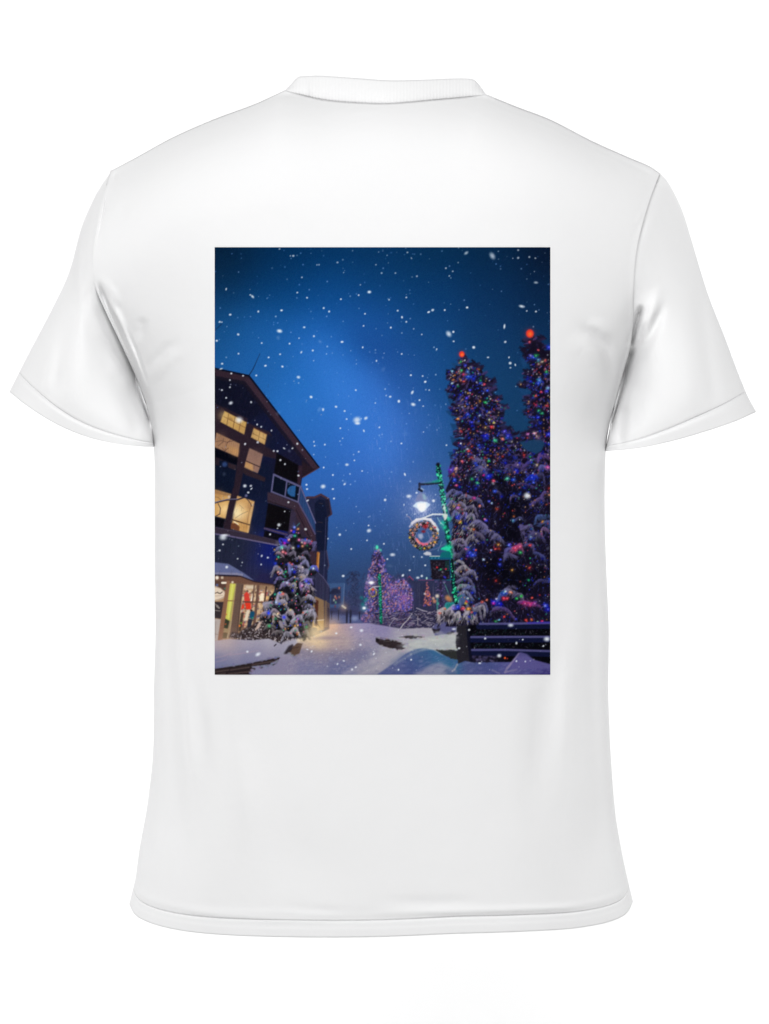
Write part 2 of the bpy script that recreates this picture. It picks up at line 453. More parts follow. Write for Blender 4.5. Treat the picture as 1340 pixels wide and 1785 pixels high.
class Painter:
    def __init__(self):
        self.w, self.h = PW * SS, PH * SS
        self.c = np.zeros((self.h, self.w, 3), np.float32)
        self.r = random.Random(7)
        self.n = np.random.RandomState(5)

    # --- helpers -------------------------------------------------------------
    def _box(self, x0, y0, x1, y1):
        a = max(0, int(math.floor((x0 - PX0) * SS))); b = min(self.w, int(math.ceil((x1 - PX0) * SS)) + 1)
        c = max(0, int(math.floor((y0 - PY0) * SS))); d = min(self.h, int(math.ceil((y1 - PY0) * SS)) + 1)
        if a >= b or c >= d:
            return None
        X = (np.arange(a, b, dtype=np.float32) + .5) / SS + PX0
        Y = (np.arange(c, d, dtype=np.float32) + .5) / SS + PY0
        return a, b, c, d, X[None, :], Y[:, None]

    def _mix(self, bx, m, col):
        a, b, c, d = bx[:4]
        t = self.c[c:d, a:b]
        t += (np.asarray(col, np.float32) / 255. - t) * m[..., None]

    @staticmethod
    def _blur(m, r):
        k = max(1, int(r))
        for _ in range(2):
            for ax in (0, 1):
                pad = [(0, 0), (0, 0)]; pad[ax] = (k + 1, k)
                s = np.cumsum(np.pad(m, pad, mode='edge'), axis=ax)
                n = m.shape[ax]
                if ax == 0:
                    m = (s[2 * k + 1:2 * k + 1 + n] - s[:n]) / (2 * k + 1)
                else:
                    m = (s[:, 2 * k + 1:2 * k + 1 + n] - s[:, :n]) / (2 * k + 1)
        return m

    def mask(self, pts, soft=0.0):
        p = np.asarray(pts, np.float32)
        bx = self._box(p[:, 0].min() - 2 * soft - 1, p[:, 1].min() - 2 * soft - 1,
                       p[:, 0].max() + 2 * soft + 1, p[:, 1].max() + 2 * soft + 1)
        if bx is None:
            return None, None
        X, Y = bx[4], bx[5]
        ins = np.zeros((Y.shape[0], X.shape[1]), bool)
        n = len(p)
        for i in range(n):
            x1, y1 = p[i]; x2, y2 = p[(i + 1) % n]
            if y1 == y2:
                continue
            cond = ((Y >= min(y1, y2)) & (Y < max(y1, y2)))
            ins ^= cond & (X < x1 + (Y - y1) * (x2 - x1) / (y2 - y1))
        m = ins.astype(np.float32)
        if soft > 0:
            m = self._blur(m, soft * SS)
        return bx, m

    def poly(self, pts, col, a=1.0, soft=0.4):
        bx, m = self.mask(pts, soft)
        if bx is not None:
            self._mix(bx, m * a, col)

    def line(self, pts, w, col, a=1.0, w2=None, soft=0.7):
        w2 = w if w2 is None else w2
        n = len(pts) - 1
        for i in range(n):
            (x1, y1), (x2, y2) = pts[i], pts[i + 1]
            ra = (w + (w2 - w) * i / n) / 2; rb = (w + (w2 - w) * (i + 1) / n) / 2
            q = max(ra, rb) + soft + 1
            bx = self._box(min(x1, x2) - q, min(y1, y2) - q, max(x1, x2) + q, max(y1, y2) + q)
            if bx is None:
                continue
            dx, dy = x2 - x1, y2 - y1
            L = dx * dx + dy * dy + 1e-6
            t = np.clip(((bx[4] - x1) * dx + (bx[5] - y1) * dy) / L, 0, 1)
            dd = np.hypot(bx[4] - x1 - t * dx, bx[5] - y1 - t * dy)
            m = np.clip((ra + (rb - ra) * t + soft / 2 - dd) / soft, 0, 1)
            self._mix(bx, m * a, col)

    def dot(self, x, y, rx, col, a=1.0, ry=None, ang=0.0, soft=0.6):
        ry = rx if ry is None else ry
        R = max(rx, ry) * (1 + soft) + 1
        bx = self._box(x - R, y - R, x + R, y + R)
        if bx is None:
            return
        u = (bx[4] - x) * math.cos(ang) + (bx[5] - y) * math.sin(ang)
        v = -(bx[4] - x) * math.sin(ang) + (bx[5] - y) * math.cos(ang)
        d = np.sqrt((u / rx) ** 2 + (v / ry) ** 2)
        m = np.clip((1 + soft - d) / (2 * soft), 0, 1)
        m = m * m * (3 - 2 * m)
        self._mix(bx, m * a, col)

    def glow(self, x, y, r, col, a=1.0):
        bx = self._box(x - 3 * r, y - 3 * r, x + 3 * r, y + 3 * r)
        if bx is None:
            return
        m = np.exp(-((bx[4] - x) ** 2 + (bx[5] - y) ** 2) / (r * r))
        self._mix(bx, (m * a).astype(np.float32), col)

    def field(self, pts, sig, box, mask=None):
        """smooth colour field through control colours (x, y, r, g, b)"""
        bx = self._box(*box)
        k = 4
        X = bx[4][:, ::k]; Y = bx[5][::k]
        num = np.zeros((Y.shape[0], X.shape[1], 3), np.float32); den = np.zeros(num.shape[:2], np.float32)
        for x, y, r, g, b in pts:
            wgt = np.exp(-((X - x) ** 2 + (Y - y) ** 2) / (2 * sig * sig)) + 1e-9
            num += wgt[..., None] * np.array((r, g, b), np.float32); den += wgt
        f = num / den[..., None]
        a, b, c, d = bx[:4]
        yi = np.clip(np.arange(d - c) / k, 0, f.shape[0] - 1.001); xi = np.clip(np.arange(b - a) / k, 0, f.shape[1] - 1.001)
        y0 = yi.astype(int); x0 = xi.astype(int)
        fy = (yi - y0)[:, None, None]; fx = (xi - x0)[None, :, None]
        y1 = np.minimum(y0 + 1, f.shape[0] - 1); x1 = np.minimum(x0 + 1, f.shape[1] - 1)
        F = (f[y0][:, x0] * (1 - fy) * (1 - fx) + f[y1][:, x0] * fy * (1 - fx) + f[y0][:, x1] * (1 - fy) * fx + f[y1][:, x1] * fy * fx)
        t = self.c[c:d, a:b]
        if mask is None:
            t[:] = F / 255.
        else:
            mb, m = mask
            full = np.zeros(t.shape[:2], np.float32)
            ya, yb = max(mb[2], c), min(mb[3], d); xa, xb = max(mb[0], a), min(mb[1], b)
            full[ya - c:yb - c, xa - a:xb - a] = m[ya - mb[2]:yb - mb[2], xa - mb[0]:xb - mb[0]]
            t += (F / 255. - t) * full[..., None]

    def noise(self, box, amp, cell=1.0, mask=None):
        bx = self._box(*box)
        a, b, c, d = bx[:4]
        n = self.n.randn((d - c) // max(1, int(cell * SS)) + 2, (b - a) // max(1, int(cell * SS)) + 2).astype(np.float32)
        n = np.repeat(np.repeat(n, max(1, int(cell * SS)), 0), max(1, int(cell * SS)), 1)[:d - c, :b - a]
        n = self._blur(n, max(1, cell * SS / 2))
        self.c[c:d, a:b] += (n * amp / 255.)[..., None]


def inside(pts, x, y):
    s = False
    j = len(pts) - 1
    for i in range(len(pts)):
        xi, yi = pts[i]; xj, yj = pts[j]
        if (yi > y) != (yj > y) and x < (xj - xi) * (y - yi) / (yj - yi) + xi:
            s = not s
        j = i
    return s


LIGHTS = [(40, 60, 235), (60, 90, 255), (30, 40, 200), (235, 70, 70), (255, 90, 90), (225, 60, 110), (240, 170, 80),
          (255, 200, 120), (235, 130, 70), (40, 190, 120), (70, 220, 150), (215, 225, 255), (255, 235, 215), (190, 120, 220)]


def paint_print():
    P = Painter(); R = P.r

    # ---- night sky ----
    sky = [(374, 431, 7, 26, 46), (420, 440, 6, 34, 62), (480, 435, 4, 42, 80), (560, 435, 5, 46, 86), (660, 435, 8, 46, 84), (760, 435, 7, 44, 78),
           (860, 435, 8, 38, 68), (955, 433, 10, 22, 44), (380, 500, 12, 52, 92), (470, 500, 10, 66, 122), (570, 505, 14, 74, 138),
           (660, 490, 12, 64, 118), (760, 510, 12, 58, 108), (860, 500, 12, 48, 90), (950, 520, 12, 40, 74), (385, 580, 22, 80, 136), (460, 590, 28, 94, 166),
           (560, 600, 34, 102, 184), (640, 570, 28, 84, 158), (740, 590, 22, 72, 130), (850, 590, 18, 58, 104), (950, 610, 18, 52, 92),
           (440, 640, 34, 98, 170), (530, 680, 40, 112, 194), (610, 690, 52, 122, 212), (650, 720, 54, 114, 206), (690, 660, 34, 86, 164),
           (760, 670, 26, 78, 138), (850, 670, 22, 66, 112), (900, 700, 22, 62, 104), (560, 760, 44, 108, 190), (620, 780, 52, 112, 202), (670, 790, 70, 124, 216),
           (710, 760, 56, 104, 186), (770, 760, 36, 84, 142), (890, 760, 26, 64, 104), (580, 840, 48, 102, 182), (640, 850, 54, 104, 188), (700, 840, 66, 108, 182), (760, 840, 54, 92, 152),
           (590, 910, 50, 94, 164), (650, 910, 52, 92, 162), (710, 900, 62, 94, 154), (770, 900, 58, 92, 142), (600, 960, 48, 84, 140), (660, 960, 50, 80, 132),
           (720, 970, 52, 80, 128), (780, 960, 44, 76, 114), (600, 1010, 44, 70, 112), (660, 1020, 44, 66, 104), (740, 1010, 48, 70, 110), (600, 1060, 44, 56, 92), (700, 1060, 44, 52, 84)]
    P.field(sky, 42, (PX0, PY0, PX1, 1110))
    # slanting dark and pale bands of falling snow
    for pts, col, a in (([(610, 585), (650, 575), (730, 690), (700, 700)], (24, 66, 134), .42),
                        ([(680, 590), (705, 585), (770, 720), (745, 740)], (30, 72, 138), .30),
                        ([(640, 640), (660, 640), (720, 760), (700, 800), (680, 760)], (74, 132, 220), .45),
                        ([(690, 640), (704, 640), (760, 740), (740, 750)], (66, 120, 202), .5),
                        ([(520, 600), (580, 590), (670, 730), (690, 830), (640, 800), (590, 720)], (62, 130, 220), .34), ([(690, 690), (706, 690), (740, 800), (720, 810)], (40, 84, 160), .4)):
        P.poly(pts, col, a, soft=20)
    for _ in range(240):                                     # faint streaks lit by the lamp
        x = R.uniform(640, 770); y = R.uniform(690, 1000)
        L = R.uniform(4, 13)
        P.line([(x, y), (x + L * .12, y + L)], .9, (130, 150, 215), R.uniform(.10, .30))

    # ---- far end of the street ----
    P.poly([(570, 1045), (700, 1030), (760, 1040), (760, 1110), (570, 1110)], (50, 54, 86), .9, 5)
    for _ in range(260):                                     # dark fir behind the lane
        y = R.uniform(996, 1080); t = (y - 990) / 90
        x = 616 + R.gauss(0, 4 + 11 * t)
        P.line([(x, y), (x + R.uniform(-5, 5), y + R.uniform(1, 5))], 1.8, (34, 42, 70) if R.random() < .65 else (62, 72, 110), .55)
    for _ in range(120):
        x = R.uniform(628, 650); y = R.uniform(1000, 1075)
        P.dot(x, y, R.uniform(.8, 2), (40, 50, 84), .5)
    P.poly([(571, 1017), (601, 1016), (599, 1052), (590, 1060), (572, 1060)], (62, 92, 138), .85, .8)
    P.poly([(577, 1026), (594, 1023), (594, 1052), (576, 1054)], (42, 44, 70), .9, 1)
    P.poly([(574, 1032), (584, 1026), (594, 1031), (594, 1034), (574, 1036)], (30, 32, 54), .9, .7)
    P.line([(600, 1018), (598, 1055)], 1.6, (96, 122, 160), .8)
    for x, y, c in ((584, 1040, (225, 150, 110)), (586, 1043, (200, 90, 70)), (582, 1046, (190, 200, 170)), (585, 1050, (110, 180, 140)), (591, 1041, (190, 120, 90)), (591, 1025, (190, 110, 90)), (584, 1057, (120, 60, 60))):
        P.dot(x, y, 1.5, c, .9, ry=2.2)
    P.poly([(575, 1068), (632, 1070), (640, 1088), (570, 1088)], (88, 98, 146), .9, 2)
    P.poly([(570, 1060), (640, 1058), (640, 1071), (570, 1071)], (54, 56, 92), .8, 2)
    for _ in range(40):
        P.line([(R.uniform(574, 640), R.uniform(1062, 1072)), (R.uniform(574, 640), R.uniform(1062, 1076))], .7, (44, 42, 62), .25)
    for x, y0, y1, w in ((578, 1068, 1080, 1.8), (590, 1066, 1081, 1.8), (604.5, 1066, 1085.5, 4.2), (611, 1066, 1085, 4), (626.5, 1069, 1079, 2.2)):   # people far off
        P.line([(x, y0), (x - .4, y1)], w, (28, 28, 44), .95, w2=w * .7)
        P.dot(x, y0 - 1.6, 1.5, (38, 34, 46))
    P.dot(618, 1078, 5, (165, 180, 215), .7, ry=3.5, soft=.9)
    P.glow(599, 1058, 7, (225, 170, 120), .6); P.line([(596.5, 1056), (602, 1060)], 3, (255, 235, 190))
    P.line([(599, 1050), (600, 1040)], 1, (150, 120, 80), .5)

    # ---- hall, bushes and little lights in the middle distance ----
    P.poly([(700, 1016), (714, 1005), (722, 1012), (800, 1011), (800, 1075), (700, 1075)], (46, 48, 76), .9, 1.2)
    for _ in range(90):
        x = R.uniform(704, 795); P.line([(x, R.uniform(1015, 1060)), (x + R.uniform(-1, 1), R.uniform(1020, 1066))], 1.2, (74, 72, 100) if R.random() < .5 else (34, 32, 52), .4)
    P.line([(706, 1013), (713.5, 1004.5), (720, 1011)], 1.4, (185, 60, 100), .8)
    P.line([(729, 1011), (756, 1011)], 1.2, (150, 60, 100), .7)

    def spangle(poly, n, cols, r0=.6, r1=1.5, a=.95):
        xs = [p[0] for p in poly]; ys = [p[1] for p in poly]
        k = 0
        for _ in range(n * 8):
            if k >= n:
                break
            x = R.uniform(min(xs), max(xs)); y = R.uniform(min(ys), max(ys))
            if inside(poly, x, y):
                k += 1
                P.dot(x, y, R.uniform(r0, r1), R.choice(cols), a * R.uniform(.6, 1), ry=R.uniform(r0, r1) * 1.15)

    purple = [(92, 78, 140), (120, 96, 170), (78, 70, 140), (60, 50, 96), (150, 118, 185), (175, 140, 190), (44, 36, 62), (48, 48, 96), (205, 120, 130), (70, 90, 210), (60, 80, 190), (225, 150, 140), (130, 90, 160), (200, 190, 220)]
    ctree = [(657, 952), (662, 960), (666, 972), (672, 978), (670, 988), (676, 1000), (690, 1010), (706, 1008), (714, 1018), (720, 1032), (720, 1055), (712, 1068), (724, 1090), (640, 1092), (628, 1080),
             (638, 1060), (634, 1040), (637, 1020), (640, 1006), (642, 994), (648, 984), (649, 970), (653, 960)]
    P.poly(ctree, (62, 52, 96), .85, 2.2)
    spangle(ctree, 2300, purple, .7, 1.9, .85)
    for _ in range(200):
        x = R.gauss(658, 5); y = R.uniform(965, 1085)
        P.dot(x, y, R.uniform(1, 2.4), (32, 28, 52), .55)
    P.glow(704, 1046, 11, (150, 92, 175), .55); P.glow(690, 1030, 12, (135, 100, 180), .35)
    for _ in range(70):
        x = R.uniform(676, 722); y = R.uniform(1004, 1076); a = R.uniform(-2.4, -.7); L = R.uniform(5, 13)
        P.line([(x, y), (x + L * math.cos(a) * .7, y + L * math.sin(a))], R.uniform(.7, 1.4), R.choice([(46, 38, 66), (150, 126, 178), (36, 32, 58), (118, 94, 160)]), .6, w2=.5)
    for _ in range(16):                                      # gaps in its outline
        a = R.uniform(-2.2, .7); P.glow(697 + 25 * math.cos(a), 1040 + 36 * math.sin(a), R.uniform(2, 4), (50, 56, 92), .8)
    spangle(ctree, 420, [(225, 130, 130), (80, 100, 230), (205, 120, 190), (235, 200, 200), (200, 150, 110), (60, 70, 200)], .5, 1.1)
    P.glow(657, 955, 4, (40, 170, 140), .6); P.dot(657, 954, 2, (90, 245, 195), ry=3.4); P.dot(663.5, 959, 1.5, (80, 190, 170), ry=2.4)
    # dark shrubs with snowy twigs under the lit bushes
    P.poly([(640, 1078), (700, 1068), (750, 1062), (790, 1062), (790, 1098), (730, 1104), (640, 1094)], (52, 46, 72), .7, 4)
    for _ in range(330):
        x = R.uniform(640, 790); y = R.uniform(1066, 1096); a = R.uniform(-.9, .9)
        L = R.uniform(3, 9)
        P.line([(x, y), (x + L * math.cos(a), y - L * math.sin(a) * .7)], R.uniform(.6, 1.5), R.choice([(44, 36, 52), (34, 30, 44), (140, 132, 150), (96, 88, 120), (170, 160, 175)]), .7)
    P.line([(696, 1098), (703, 1088), (712, 1079), (718, 1069)], 2.4, (186, 180, 186), .9, w2=1)
    P.line([(680, 1101), (679, 1090), (686, 1080), (694, 1078)], 2, (150, 140, 158), .9, w2=1)
    P.line([(680, 1102), (680, 1094)], 2.2, (50, 42, 56), .9)
    P.line([(726, 1060), (736, 1064), (744, 1066)], 1.8, (178, 170, 184), .8)
    P.line([(728, 1090), (728, 1074)], 1.6, (160, 150, 160), .8)
    # far small lit tree, passers and the warm stall
    P.poly([(744, 1008), (750, 1034), (752, 1056), (736, 1056), (740, 1034)], (64, 48, 78), .8, 1.5)
    spangle([(744, 1010), (751, 1040), (752, 1056), (738, 1056), (740, 1036)], 120, [(205, 100, 80), (230, 140, 100), (150, 90, 110), (90, 80, 180)], .6, 1.3)
    P.dot(743.5, 1008, 1.4, (190, 240, 220), ry=2)
    P.line([(768, 1012), (769, 1066)], 4.5, (40, 34, 54), .8)
    spangle([(758, 1012), (776, 1012), (776, 1060), (758, 1060)], 90, [(90, 74, 140), (70, 60, 110), (130, 100, 150)], .7, 1.4, .7)
    for x, y, r, c in ((762, 1039, 3, (255, 240, 215)), (755, 1043, 2.2, (230, 190, 160)), (757, 1048, 3, (215, 140, 100)), (780, 1042, 4, (215, 150, 95)), (784, 1045, 4, (190, 120, 80)), (763, 1052, 2, (90, 200, 170)), (740, 1035, 1.6, (225, 225, 240))):
        P.dot(x, y, r, c, .85, soft=.9)
    P.line([(762, 1044), (762, 1062)], 3, (60, 140, 130), .7)

    P.glow(650, 1050, 60, (74, 78, 118), .20); P.glow(600, 1050, 30, (72, 80, 122), .25)
    # ---- snowy ground and lane ----
    ground = [(374, 1116), (440, 1110), (520, 1106), (548, 1096), (575, 1088), (640, 1086), (700, 1096), (760, 1094), (800, 1090), (959, 1150), (959, 1177), (373, 1177)]
    gcol = [(400, 1120, 176, 164, 178), (440, 1122, 166, 158, 176), (500, 1122, 168, 162, 178), (400, 1140, 140, 138, 166), (460, 1140, 132, 130, 160), (390, 1160, 112, 112, 148), (540, 1104, 250, 220, 165), (556, 1100, 255, 228, 176),
            (548, 1114, 214, 184, 152), (575, 1091, 236, 190, 160), (600, 1089, 190, 160, 172), (626, 1089, 150, 142, 184), (590, 1096, 138, 124, 158), (590, 1105, 178, 158, 160), (620, 1103, 160, 150, 178), (580, 1112, 150, 136, 158),
            (560, 1120, 196, 170, 152), (600, 1122, 172, 156, 160), (640, 1120, 158, 150, 170), (540, 1128, 160, 144, 152), (580, 1134, 124, 116, 144), (620, 1137, 116, 114, 148), (545, 1150, 122, 120, 152), (590, 1152, 104, 108, 148), (640, 1146, 118, 120, 152),
            (500, 1160, 138, 132, 158), (540, 1170, 124, 124, 158), (600, 1170, 108, 112, 152), (645, 1165, 142, 140, 160), (660, 1100, 140, 132, 172), (700, 1106, 158, 152, 172), (740, 1104, 164, 158, 172), (720, 1122, 186, 182, 188), (680, 1140, 164, 162, 172), (660, 1155, 170, 164, 176),
            (780, 1115, 178, 184, 186), (760, 1125, 190, 196, 192), (700, 1165, 80, 96, 142), (740, 1150, 66, 92, 138), (780, 1150, 60, 98, 140), (850, 1165, 82, 84, 140), (930, 1160, 92, 86, 146), (950, 1172, 66, 60, 116), (880, 1170, 80, 82, 138)]
    P.field(gcol, 13, (PX0, 1080, PX1, PY1), P.mask(ground, .8))
    for x in np.arange(548, 640, 1.0):                        # trampled texture
        pass
    for _ in range(900):
        x = R.uniform(500, 660); y = R.uniform(1092, 1172)
        P.dot(x, y, R.uniform(.6, 1.6), R.choice([(205, 190, 190), (96, 92, 128)]), .16)
    P.poly([(536, 1112), (560, 1108), (590, 1110), (620, 1112), (590, 1114), (545, 1115)], (128, 116, 142), .55, 2)
    P.poly([(520, 1131), (600, 1134), (640, 1133), (640, 1142), (560, 1146), (520, 1140)], (104, 104, 142), .45, 3)
    P.line([(500, 1160), (530, 1148), (560, 1142)], 2, (150, 146, 170), .35)
    P.line([(600, 1176), (650, 1152), (690, 1140)], 10, (176, 170, 182), .45, soft=6)
    P.line([(615, 1180), (660, 1162)], 8, (180, 174, 182), .45, soft=6)

    # ---- the chalet and the houses behind it ----
    tower = [(540, 868), (548, 866), (559, 861), (566, 866), (574, 869), (579, 896), (572, 901), (571, 935), (569, 960), (573, 985), (571, 993), (570, 1016), (575, 1026), (574, 1096), (545, 1110), (500, 1110), (500, 860)]
    P.poly(tower, (34, 38, 66))
    P.poly([(548, 878), (556, 870), (566, 872), (571, 902), (569, 960), (552, 960)], (20, 26, 50))
    for y, x0, x1 in ((877, 556, 562), (910, 554, 562), (926, 552, 560)):
        P.line([(x0, y), (x1, y + 1)], 1, (80, 66, 66), .7)
    P.line([(535, 867), (548, 867), (559, 862), (572, 869.5), (577, 896)], 3.5, (72, 50, 62))
    P.line([(577, 897), (571, 900.5)], 2, (64, 44, 54))
    P.poly([(566, 872), (573, 870), (576, 896), (571, 900)], (30, 30, 50))
    P.line([(568, 902), (567, 935), (564, 1010)], 1.4, (74, 74, 112), .6)
    P.line([(569, 960), (573, 985), (571, 992)], 2, (72, 62, 86), .8)
    P.poly([(536, 950), (549, 950), (549, 1000), (540, 1000)], (24, 28, 52))
    P.poly([(549, 961), (557, 962.5), (555, 995), (548, 992)], (176, 112, 56)); P.poly([(552, 964), (554, 964), (552, 990), (550, 990)], (128, 74, 36), .7)
    P.line([(556, 965), (554, 993)], 1.2, (225, 165, 90), .8)
    P.poly([(543, 998), (556, 997), (570, 1016), (574, 1026), (574, 1056), (545, 1043)], (50, 50, 76), .9)
    P.line([(553, 997), (563, 1006), (571, 1018), (574, 1024)], 1.5, (88, 84, 118), .8)
    for k in range(16):
        x = 545 + k * 1.9; P.line([(x, 1002 + k * 1.2), (x - .6, 1044 + k * .5)], .8, R.choice([(62, 62, 92), (38, 38, 62)]), .6)
    stone = [(546, 1038), (563, 1046), (574, 1052), (573, 1092), (566, 1094), (564, 1098), (553, 1099), (551, 1092), (543, 1096)]
    P.poly(stone, (138, 110, 82)); P.poly([(564, 1046), (574, 1052), (573, 1092), (565, 1094)], (76, 64, 72), .85)
    P.poly([(549, 1045), (555, 1047), (553, 1092), (548, 1090)], (78, 44, 36)); P.line([(547, 1044), (546, 1090)], 1.6, (205, 160, 100), .9)
    P.poly([(553, 1082), (564, 1081), (563, 1098), (553, 1099)], (186, 148, 92)); P.line([(553, 1081.5), (564, 1080.5)], 1.6, (220, 200, 170))
    P.line([(546, 1082), (550, 1082)], 1.4, (240, 200, 150)); P.line([(547, 1092), (553, 1094)], 3, (250, 205, 140), .8)
    P.line([(568, 1048), (567, 1092)], 2.4, (128, 104, 80), .7); P.line([(572, 1060), (572, 1092)], 2, (44, 40, 60), .8)

    main = [(373, 641), (434, 654), (556, 815), (526, 833), (524, 846), (549, 912), (552, 960), (546, 1050), (540, 1110), (373, 1120)]
    P.poly(main, (21, 24, 43))
    P.field([(390, 665, 17, 19, 36), (430, 690, 17, 19, 38), (470, 760, 20, 24, 52), (520, 815, 24, 24, 48), (440, 850, 17, 24, 48), (380, 830, 14, 22, 42), (455, 890, 20, 28, 58), (400, 940, 32, 38, 58), (440, 960, 36, 40, 66), (465, 968, 16, 30, 118), (478, 962, 14, 24, 104),
             (400, 975, 36, 40, 62), (450, 1000, 40, 42, 76), (480, 1005, 34, 36, 74), (540, 930, 50, 40, 56), (520, 980, 34, 34, 60)], 16, (PX0, 640, 556, 1022), P.mask(main, .5))
    for k in range(44):                                      # board cladding
        x = 376 + k * 2.8
        P.line([(x + 3, 936 + k * .5), (x, 1010)], .8, R.choice([(52, 54, 80), (28, 30, 50), (46, 44, 70)]), .4)
    for _ in range(160):
        x = R.uniform(376, 470); y = R.uniform(660, 920)
        P.line([(x, y), (x + 1, y - R.uniform(3, 8))], .7, (34, 40, 70), .45)
    frame = (42, 31, 42)
    # gable boards
    P.poly([(373, 643), (433, 657), (427, 665), (373, 655)], (50, 36, 47)); P.poly([(373, 655), (427, 665), (423, 670), (373, 660)], (28, 24, 36), .8)
    P.poly([(433, 657), (556, 815), (545, 818), (426, 664)], (56, 40, 52)); P.poly([(426, 664), (545, 818), (538, 818), (422, 668)], (30, 24, 36), .8, 1)
    P.line([(373, 642), (434, 655), (500, 741), (556, 814.5)], 2.4, (10, 14, 32))
    P.poly([(526, 803), (546, 817), (554, 817), (526, 833)], (38, 27, 36)); P.line([(556, 815), (527, 832.5)], 1.6, (78, 52, 62))
    # window bands
    P.poly([(373, 703), (386, 709), (432, 737), (470, 753), (474, 760), (470, 780), (478, 786), (482, 790), (480, 800), (440, 790), (420, 810), (373, 800)], frame, 1, .9)
    P.poly([(466, 757), (481, 764), (476, 786), (462, 778)], (20, 25, 50), .9, 1)
    P.poly([(391, 716), (430, 736), (425.5, 757.5), (384, 735.5)], (200, 160, 94))
    P.line([(389, 725.5), (428, 746)], 1.1, (120, 86, 52)); 
    for x0, y0, x1, y1 in ((398.5, 721, 395, 741), (409.5, 727, 406, 746.5), (420, 732, 416, 752)):
        P.line([(x0, y0), (x1, y1)], 1.1, (120, 86, 52))
    P.dot(402, 730.5, 4, (150, 110, 64), .7, ry=2.2, ang=.5); P.line([(391, 715), (430, 735)], 1.6, (92, 52, 44), .8)
    P.poly([(442, 746), (465, 757.5), (461, 775.5), (437, 762.5)], (196, 156, 98)); P.line([(439.5, 755), (463, 767)], 1.1, (124, 92, 58)); P.line([(453, 751.5), (449.5, 769)], 1.1, (124, 92, 58))
    P.line([(442, 745.5), (465, 757)], 1.5, (96, 52, 44), .8)
    P.poly([(377, 754), (421, 775), (416, 797), (373, 779)], (166, 126, 96)); P.poly([(396, 775), (419, 785), (416, 797), (396, 788)], (190, 142, 92), .6, 2)
    for k in range(12):
        P.line([(380 + k * 3.4, 757 + k * 1.6), (377 + k * 3.4, 781 + k * 1.4)], .6, (128, 94, 74), .5)
    for pts in ([(375, 770), (386, 768), (396, 771), (408, 768)], [(380, 777), (388, 771), (390, 764)], [(393, 780), (396, 772), (401, 767)], [(392, 788), (393, 782)], [(386, 780), (392, 786), (398, 781)]):
        P.line(pts, 1, (84, 60, 54), .8)
    P.poly([(373, 780), (416, 798), (413, 811), (373, 796)], (7, 9, 20))
    P.poly([(373, 796), (382, 800), (382, 812), (373, 810)], (38, 30, 40)); P.dot(391, 809.5, 6.6, (12, 16, 34)); P.dot(391.3, 809.5, 4.4, (46, 66, 112))
    P.poly([(397, 806), (412, 811), (411, 820), (398, 815)], (48, 36, 44))
    P.poly([(434.5, 781), (458, 792), (453, 814), (449, 825), (425, 814)], (146, 112, 98)); P.poly([(428, 804), (440, 809), (442, 822), (425, 814)], (196, 148, 96), .9, 1.5)
    P.line([(428.5, 803.5), (454, 814.5)], 1.8, (66, 46, 48))
    P.poly([(420, 820), (424, 815), (463, 833), (461, 840), (428, 828)], (46, 34, 42), 1, .8)
    P.poly([(418, 772), (433, 778), (415, 866), (403, 925), (390, 925), (405, 866)], frame, 1, .5)
    # brightly lit floor
    P.poly([(373, 853), (403, 861.5), (393, 904), (373, 899)], (208, 160, 96)); P.glow(391, 888, 11, (252, 214, 150), .85)
    P.poly([(373, 853), (403, 861.5), (402, 866), (373, 860)], (150, 112, 78), .8, 1)
    P.poly([(373, 901), (392, 905), (388, 920), (373, 917)], (10, 10, 18))
    P.poly([(413, 864), (443.5, 874), (433, 929), (402.5, 921), (408, 896)], (206, 158, 100)); P.glow(414, 893, 13, (255, 238, 190), .95); P.glow(424, 890, 11, (245, 205, 140), .5)
    P.poly([(408, 905), (434, 914), (432, 929), (402, 921)], (208, 160, 96), .8, 1)
    P.line([(441, 876), (431.5, 928)], 1.4, (226, 190, 140), .9); P.line([(437, 876), (429, 920)], 1.2, (140, 106, 76), .7)
    P.line([(405, 906), (435, 915)], 2, (70, 52, 46)); P.poly([(402, 912), (410, 912), (417.5, 918), (416.5, 926), (401, 921)], (112, 66, 46), 1, .7); P.line([(408, 909.5), (415, 914)], 1.8, (255, 240, 205), .9)
    P.poly([(390, 910), (403, 910), (401, 925), (389, 924)], frame)
    P.poly([(415, 852), (404, 905), (390, 920), (398, 880), (406, 850)], frame, 1, .5)
    for pts, w in (([(373, 877), (384, 874), (395, 871.5), (414, 871), (427, 866.5)], 2.8), ([(427, 867), (434, 874), (439, 883)], 1.2), ([(380, 878), (384, 886), (383, 896), (377, 899)], 1.2), ([(410, 903), (421, 896), (432, 891)], .7), ([(417, 880), (425, 887)], .5), ([(373, 866), (380, 867), (386, 873)], 1)):
        P.line(pts, w, (44, 38, 52), .9 if w > 1 else .5)
    P.line([(374, 875.5), (395, 870.3), (414, 869.8)], 1.3, (128, 128, 160), .8); P.dot(399, 866, 2.2, (210, 190, 170), .9); P.dot(429, 864, 2.4, (110, 110, 150), .9)
    for x, y, r, c, a in ((388, 724, 9, (232, 196, 130), .4), (420, 746, 8, (170, 124, 70), .4), (455, 762, 7, (228, 190, 128), .35), (385, 762, 9, (130, 96, 74), .4), (410, 788, 8, (214, 160, 100), .35), (446, 792, 9, (118, 90, 84), .4), (380, 862, 9, (160, 112, 70), .4), (434, 884, 7, (176, 130, 84), .45), (428, 918, 8, (176, 126, 74), .4)):
        P.glow(x, y, r, c, a)
